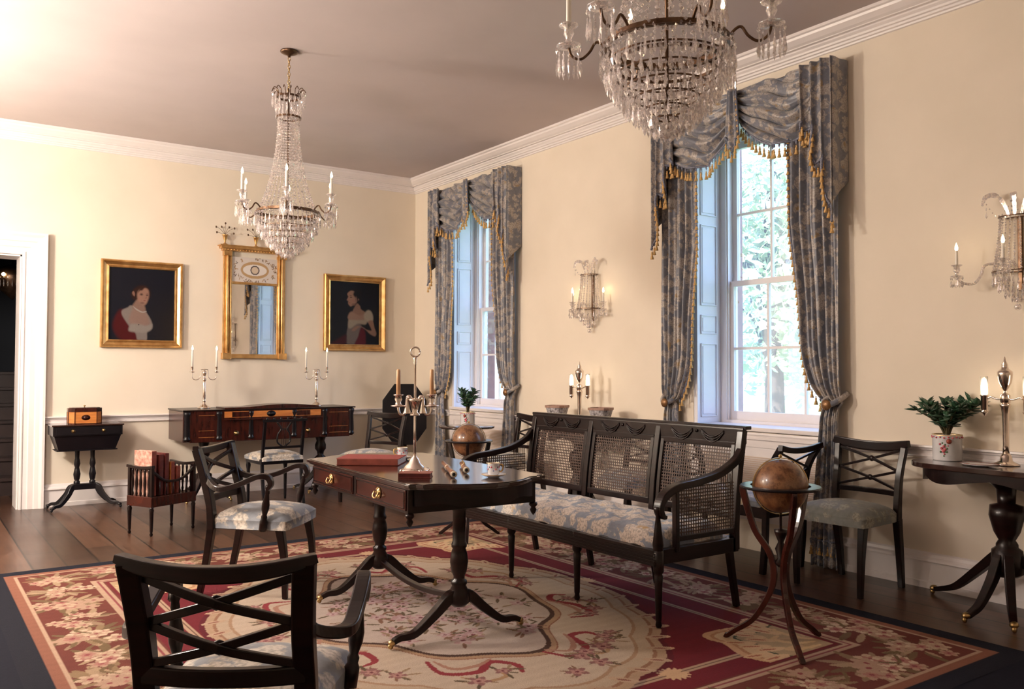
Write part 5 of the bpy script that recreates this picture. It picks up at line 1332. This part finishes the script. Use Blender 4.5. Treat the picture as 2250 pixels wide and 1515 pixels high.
def portrait(name, label, x0, x1, z0, z1, which):
    t = T('framed_portrait', label, 'painting', ((x0+x1)/2, 0, (z0+z1)/2))
    hx, hz = (x1-x0)/2, (z1-z0)/2
    m = MB(); frame_bars(m, -hx, hx, -hz, hz, .07, [(0, .002), (0, .040), (.008, .050), (.018, .050), (.024, .040), (.045, .026), (.055, .028), (.062, .034), (.070, .032), (.074, .016), (.074, .002)])
    m.build('gilt_frame', GILT, t)
    nx, nz = 190, 230; X = np.linspace(0, 1, nx); Y = np.linspace(0, 1, nz)  # Y up
    C = np.zeros((nz, nx, 3)); gx, gy = np.meshgrid(X, Y)
    if which == 0:
        C[:] = np.array((.012, .013, .024))+np.array((.014, .008, -.002))*np.clip((gx-.45)*2, 0, 1)[..., None]*np.clip((.75-gy)*2, 0, 1)[..., None]
        S = lambda pts, c, s=.012: softmask(C, X, Y, sm(pts), c, s)
        S([(.12, .06), (.06, .18), (.10, .33), (.18, .42), (.30, .36), (.42, .14), (.45, 0), (.3, -.02), (.2, 0)], (.11, .010, .013), .03)     # red shawl
        S([(.44, 0), (.40, .10), (.30, .20), (.20, .34), (.20, .41), (.28, .45), (.34, .48), (.52, .42), (.60, .34), (.655, .24), (.64, .17), (.58, .12), (.57, 0)], (.34, .28, .25), .015)
        S([(.31, .24), (.34, .40), (.40, .47), (.52, .43), (.60, .30), (.62, .22), (.50, .19)], (.40, .25, .20), .03)      # chest
        S([(.30, .13), (.34, .22), (.48, .22), (.56, .20), (.65, .23), (.65, .16), (.56, .11), (.42, .11)], (.40, .34, .30), .02)
        S([(.35, .46), (.40, .55), (.42, .62), (.53, .58), (.53, .50), (.55, .42), (.46, .40)], (.36, .21, .16), .02)       # neck
        S([(.37, .56), (.33, .63), (.36, .70), (.44, .76), (.54, .765), (.61, .72), (.62, .62), (.56, .56), (.45, .57)], (.045, .016, .012), .02)  # hair
        S([(.43, .56), (.42, .64), (.45, .70), (.52, .73), (.585, .71), (.60, .64), (.585, .56), (.55, .50), (.50, .50), (.45, .53)], (.46, .25, .18), .02)  # face
        S([(.355, .63), (.345, .66), (.365, .68), (.385, .65), (.38, .61)], (.40, .20, .14), .01)
        S([(.44, .67), (.47, .74), (.53, .75), (.50, .70), (.46, .69)], (.06, .02, .014), .015)
        for ex, ey, a, b, c in ((.485, .637, .034, .016, (.05, .02, .02)), (.572, .632, .024, .015, (.05, .02, .02)), (.56, .60, .012, .03, (.34, .17, .12)), (.50, .52, .05, .02, (.26, .13, .10)), (.485, .655, .032, .006, (.12, .05, .035)), (.572, .652, .020, .006, (.12, .05, .035)), (.545, .590, .016, .007, (.32, .15, .11)), (.535, .555, .028, .008, (.32, .07, .06)), (.46, .575, .030, .022, (.50, .24, .18))):
            stamp(C, X, Y, ex, ey, a, b, 0, c, 0, .8)
        S([(.36, .47), (.42, .435), (.50, .40), (.56, .41), (.56, .40), (.50, .385), (.41, .42)], (.55, .50, .46), .008)
        stamp(C, X, Y, .45, .215, .012, .008, 0, (.05, .03, .04), 0, .4)
    else:
        C[:] = (.008, .008, .013)
        S = lambda pts, c, s=.012: softmask(C, X, Y, sm(pts), c, s)
        S([(.35, 0), (.33, .12), (.38, .30), (.62, .32), (.60, .10), (.58, 0)], (.20, .16, .14), .02)                      # skirt
        S([(0, 0), (.12, .06), (.30, .15), (.33, .10), (.30, 0)], (.07, .006, .010), .03)
        S([(.50, 0), (.56, .12), (.62, .27), (.70, .22), (.72, .10), (.70, 0)], (.13, .010, .018), .02)
        S([(.37, .40), (.36, .28), (.42, .26), (.55, .33), (.72, .33), (.74, .42), (.62, .44), (.40, .41)], (.42, .34, .26), .02)
        S([(.38, .40), (.37, .48), (.45, .53), (.70, .52), (.74, .44), (.66, .40)], (.40, .24, .17), .02)                 # chest
        S([(.46, .52), (.49, .60), (.54, .66), (.60, .62), (.62, .57), (.70, .52), (.60, .47)], (.34, .19, .13), .015)      # neck
        S([(.69, .42), (.69, .50), (.76, .56), (.83, .54), (.87, .46), (.86, .38), (.78, .36)], (.46, .38, .29), .02)       # sleeve
        S([(.77, .37), (.86, .39), (.90, .28), (.94, .19), (.91, .14), (.80, .18), (.70, .25), (.56, .30), (.46, .26), (.44, .22), (.50, .22), (.62, .29), (.75, .24), (.84, .24)], (.36, .20, .14), .015)
        S([(.36, .80), (.38, .86), (.48, .90), (.60, .87), (.63, .79), (.60, .70), (.54, .68), (.50, .78), (.44, .83)], (.014, .009, .010), .02)  # hair
        S([(.34, .80), (.36, .76), (.33, .71), (.36, .69), (.36, .65), (.41, .61), (.47, .64), (.53, .68), (.55, .76), (.50, .84), (.42, .86), (.36, .83)], (.42, .23, .16), .015)  # face in profile
        S([(.50, .86), (.46, .80), (.52, .74), (.56, .70), (.62, .74), (.60, .86)], (.012, .008, .009), .02)
        for ex, ey, a, b, c in ((.415, .755, .032, .015, (.03, .015, .012)), (.47, .64, .06, .025, (.26, .13, .09)), (.52, .72, .03, .07, (.26, .14, .10)), (.41, .785, .034, .007, (.05, .025, .02)), (.385, .665, .026, .009, (.30, .06, .05)), (.57, .725, .018, .026, (.34, .18, .13)), (.46, .70, .03, .025, (.44, .20, .15))): stamp(C, X, Y, ex, ey, a, b, 0, c, 0, .8)
    w_, h_ = hx-.07, hz-.07
    V = np.stack([-w_+2*w_*gx, np.full(gx.shape, -.018), -h_+2*h_*gy], -1).reshape(-1, 3)
    idx = np.arange(nx*nz).reshape(nz, nx); F = np.stack([idx[:-1, :-1], idx[:-1, 1:], idx[1:, 1:], idx[1:, :-1]], -1).reshape(-1, 4)
    fastmesh('canvas', V, F, C.reshape(-1, 3)*np.array((.46, .48, .50))*(1+.12*(RNG.rand(nx*nz, 1)-.5)), OILM, t)
    MB().b2(-w_, w_, -.015, -.003, -h_, h_).build('backing_board', BRONZE, t)
OILM = vcol('oil_paint', .35)
portrait('portrait', 'gilt-framed oil portrait of a woman in a white dress with red shawl, facing right', -3.275, -2.555, 1.425, 2.238, 0)
portrait('portrait', 'gilt-framed oil portrait of a dark-haired woman in profile, right of the mirror', -1.105, -.385, 1.425, 2.242, 1)
def mirror():
    x0, x1, z0, z1 = -2.165, -1.535, 1.325, 2.40
    t = T('pier_mirror', 'tall gilt pier mirror with painted upper panel between the two portraits', 'mirror', ((x0+x1)/2, 0, z0))
    hx, H = (x1-x0)/2, z1-z0
    m = MB()
    for s in (-1, 1):
        m.tube([(s*(hx-.035), -.045, .05), (s*(hx-.035), -.045, H-.02)], .016, 12)
        m.tube([(s*(hx-.068), -.040, .05), (s*(hx-.068), -.040, H-.02)], .009, 8)
        m.b2(s*hx, s*(hx-.085), -.03, -.002, .03, H-.02)
        m.b2(s*(hx+.012), s*(hx-.075), -.066, -.002, 0, .062); m.b2(s*(hx+.006), s*(hx-.075), -.060, -.002, H-.05, H)
    m.b2(-hx+.07, hx-.07, -.045, -.002, .008, .05); m.b2(-hx+.08, hx-.08, -.040, -.002, H-.325, H-.300)
    m.build('frame', GILT, t, bevel=.003)
    c = MB().b2(-hx-.02, hx+.02, -.075, -.002, H, H+.022).b2(-hx-.04, hx+.04, -.095, -.002, H+.022, H+.045).b2(-hx-.055, hx+.055, -.105, -.002, H+.045, H+.055)
    for i in range(22): c.ball((-hx+.0+2*hx*i/21, -.080, H+.010), .009, 8, 5)
    c.build('cornice', GILT, t)
    MB().b2(-hx+.085, hx-.085, -.022, -.012, .05, H-.325).build('mirror_glass', MIRR, t)
    nx, nz = 120, 66; X = np.linspace(-1, 1, nx); Y = np.linspace(-.52, .52, nz); gx, gy = np.meshgrid(X, Y); C = np.zeros((nz, nx, 3)); C[:] = (.58, .52, .48)
    stamp(C, X, Y, 0, 0, .62, .36, 0, (.42, .27, .14)); stamp(C, X, Y, 0, 0, .52, .24, 0, (.66, .61, .57))
    stamp(C, X, Y, 0, 0, .20, .20, 0, (.10, .08, .08)); stamp(C, X, Y, 0, 0, .15, .15, 0, (.55, .44, .34))
    for k in range(70):
        a = RNG.rand()*6.28; q = 1.0+.25*RNG.rand(); px, py = q*.80*math.cos(a), q*.44*math.sin(a)
        stamp(C, X, Y, px, py, .05+.03*RNG.rand(), .016, RNG.rand()*3.14, [(.20, .12, .06), (.34, .20, .10), (.12, .08, .06)][k % 3])
    w_ = hx-.083; zc_, h_ = H-.175, .124
    V = np.stack([w_*gx, np.full(gx.shape, -.024), zc_+h_*gy/.52], -1).reshape(-1, 3)
    idx = np.arange(nx*nz).reshape(nz, nx); F = np.stack([idx[:-1, :-1], idx[:-1, 1:], idx[1:, 1:], idx[1:, :-1]], -1).reshape(-1, 4)
    pp = fastmesh('painted_panel', V, F, C.reshape(-1, 3), OILM, t)
    for x in (-hx+.005, 0, hx-.005):   # small urns with wired gilt sprays on top
        u = MB().lathe([(.045, H+.055), (.03, H+.062), (.008, H+.075), (.010, H+.10), (.020, H+.125), (.024, H+.15), (.034, H+.155), (.01, H+.158)], (x, -.045, 0), 12).build('urn', GILT, t)
        s = MB()
        for k in range(7):
            a = PI*(k+.5)/7; L = .085+.03*(k % 2); p = [(x, -.045, H+.155), (x+math.cos(a)*L*.5, -.05, H+.155+math.sin(a)*L*.7), (x+math.cos(a)*L, -.055, H+.155+math.sin(a)*L)]
            s.tube(p, .0016, 5, 3); s.ball(p[-1], .009, 7, 5, (1.0, .6, 1.3))
        s.build('gilt_spray', BRONZE, u)
mirror()

# ------------------------------------------------------------------ hall light
t = T('hall_chandelier', 'small glittering chandelier in the dark hall beyond the doorway', 'chandelier', (-3.80, 2.0, 3.29))
MB().tube([(0, 0, 0), (0, 0, -.95)], .008, 8).build('rod', BRONZE, t)
MB().lathe([(.05, -.95), (.16, -1.0), (.19, -1.08), (.14, -1.2), (.03, -1.3), (0, -1.33)], n=20).build('body', BRONZE, t)
for i in range(6):
    a = i*PI/3; c0 = (.20*math.cos(a), .20*math.sin(a), -1.10)
    ar = MB().tube([(0, 0, -1.12), (c0[0]*.6, c0[1]*.6, -1.18), c0], .006, 6, 4).build('arm', BRONZE, t)
    MB().ball((c0[0], c0[1], -1.07), .018, 8, 6).build('bulb', FLAME, ar)
m = MB()
for i in range(30): a = i*2*PI/30; m.prism((.19*math.cos(a), .19*math.sin(a), -1.09), .09, .008)
m.build('prism_row', CRYS, t)

# ------------------------------------------------------------------ outdoors beyond the windows
struct(MB().b2(.42, 60, -45, 35, -1.4, -1.2).build('ground', GROUND))
def tree(label, loc, R, H, mat, seed, n=2600, group='trees beyond the windows'):
    rnd = random.Random(seed); t = T('garden_tree', label, 'tree', loc, 0, group)
    tr = MB().tube([(0, 0, 0), (.1, .05, H*.3), (0, .1, H*.6), (.1, 0, H*.85)], [.22, .17, .12, .05], 9, 4)
    for k in range(9):
        a = rnd.random()*6.28; z = H*(.3+.4*rnd.random()); L = R*(.6+.3*rnd.random())
        tr.tube([(0, 0, z), (math.cos(a)*L*.5, math.sin(a)*L*.5, z+.3), (math.cos(a)*L, math.sin(a)*L, z+.5+rnd.random())], [.08, .05, .02], 6, 4)
    tr.build('trunk', TRUNK, t)
    m = MB()
    cl = [(rnd.gauss(0, R*.42), rnd.gauss(0, R*.42), H*.55+rnd.gauss(0, H*.2)) for _ in range(26)]
    for _ in range(n):
        c = Vector(cl[rnd.randrange(26)])+Vector((rnd.gauss(0, .5), rnd.gauss(0, .5), rnd.gauss(0, .42)))
        s = rnd.uniform(.06, .15); a = Vector((rnd.gauss(0, 1), rnd.gauss(0, 1), rnd.gauss(0, 1))).normalized(); b = a.orthogonal().normalized()
        m.add([c+a*s, c+b*s*.6, c-a*s, c-b*s*.6], [(0, 1, 2, 3)])
    m.build('foliage', mat, t)
for i, (x, y, R, H, mt, lb) in enumerate([
        (8.0, 1.3, 1.9, 7.5, FOL, 'sunlit leafy tree filling the view through the nearer window'),
        (15.5, 7.2, 2.7, 10.5, FOL2, 'second tree, half hidden behind the sunlit one in the nearer window'),
        (25, 14.5, 3.6, 14, FOL, 'farthest pale tree glimpsed through the nearer window')]):
    tree(lb, (x, y, -1.2), R, H, mt, 20+i, 6000)
t = T('garden_outcrop', 'bright sunlit pale mound outside at the foot of the near window', 'rock', (4.6, -.55, -1.2))
def rk(u, v):
    a = u*2*PI; q = math.sin(v*PI/2); r = .95*math.cos(v*PI/2)*(1+.14*math.sin(3*a+1)+.08*math.sin(7*a)); return (r*math.cos(a), r*math.sin(a), 2.0*q*(1+.1*math.sin(5*a)*(1-q)))
MB().grid(rk, 30, 14).build('rock_face', PALE, t)
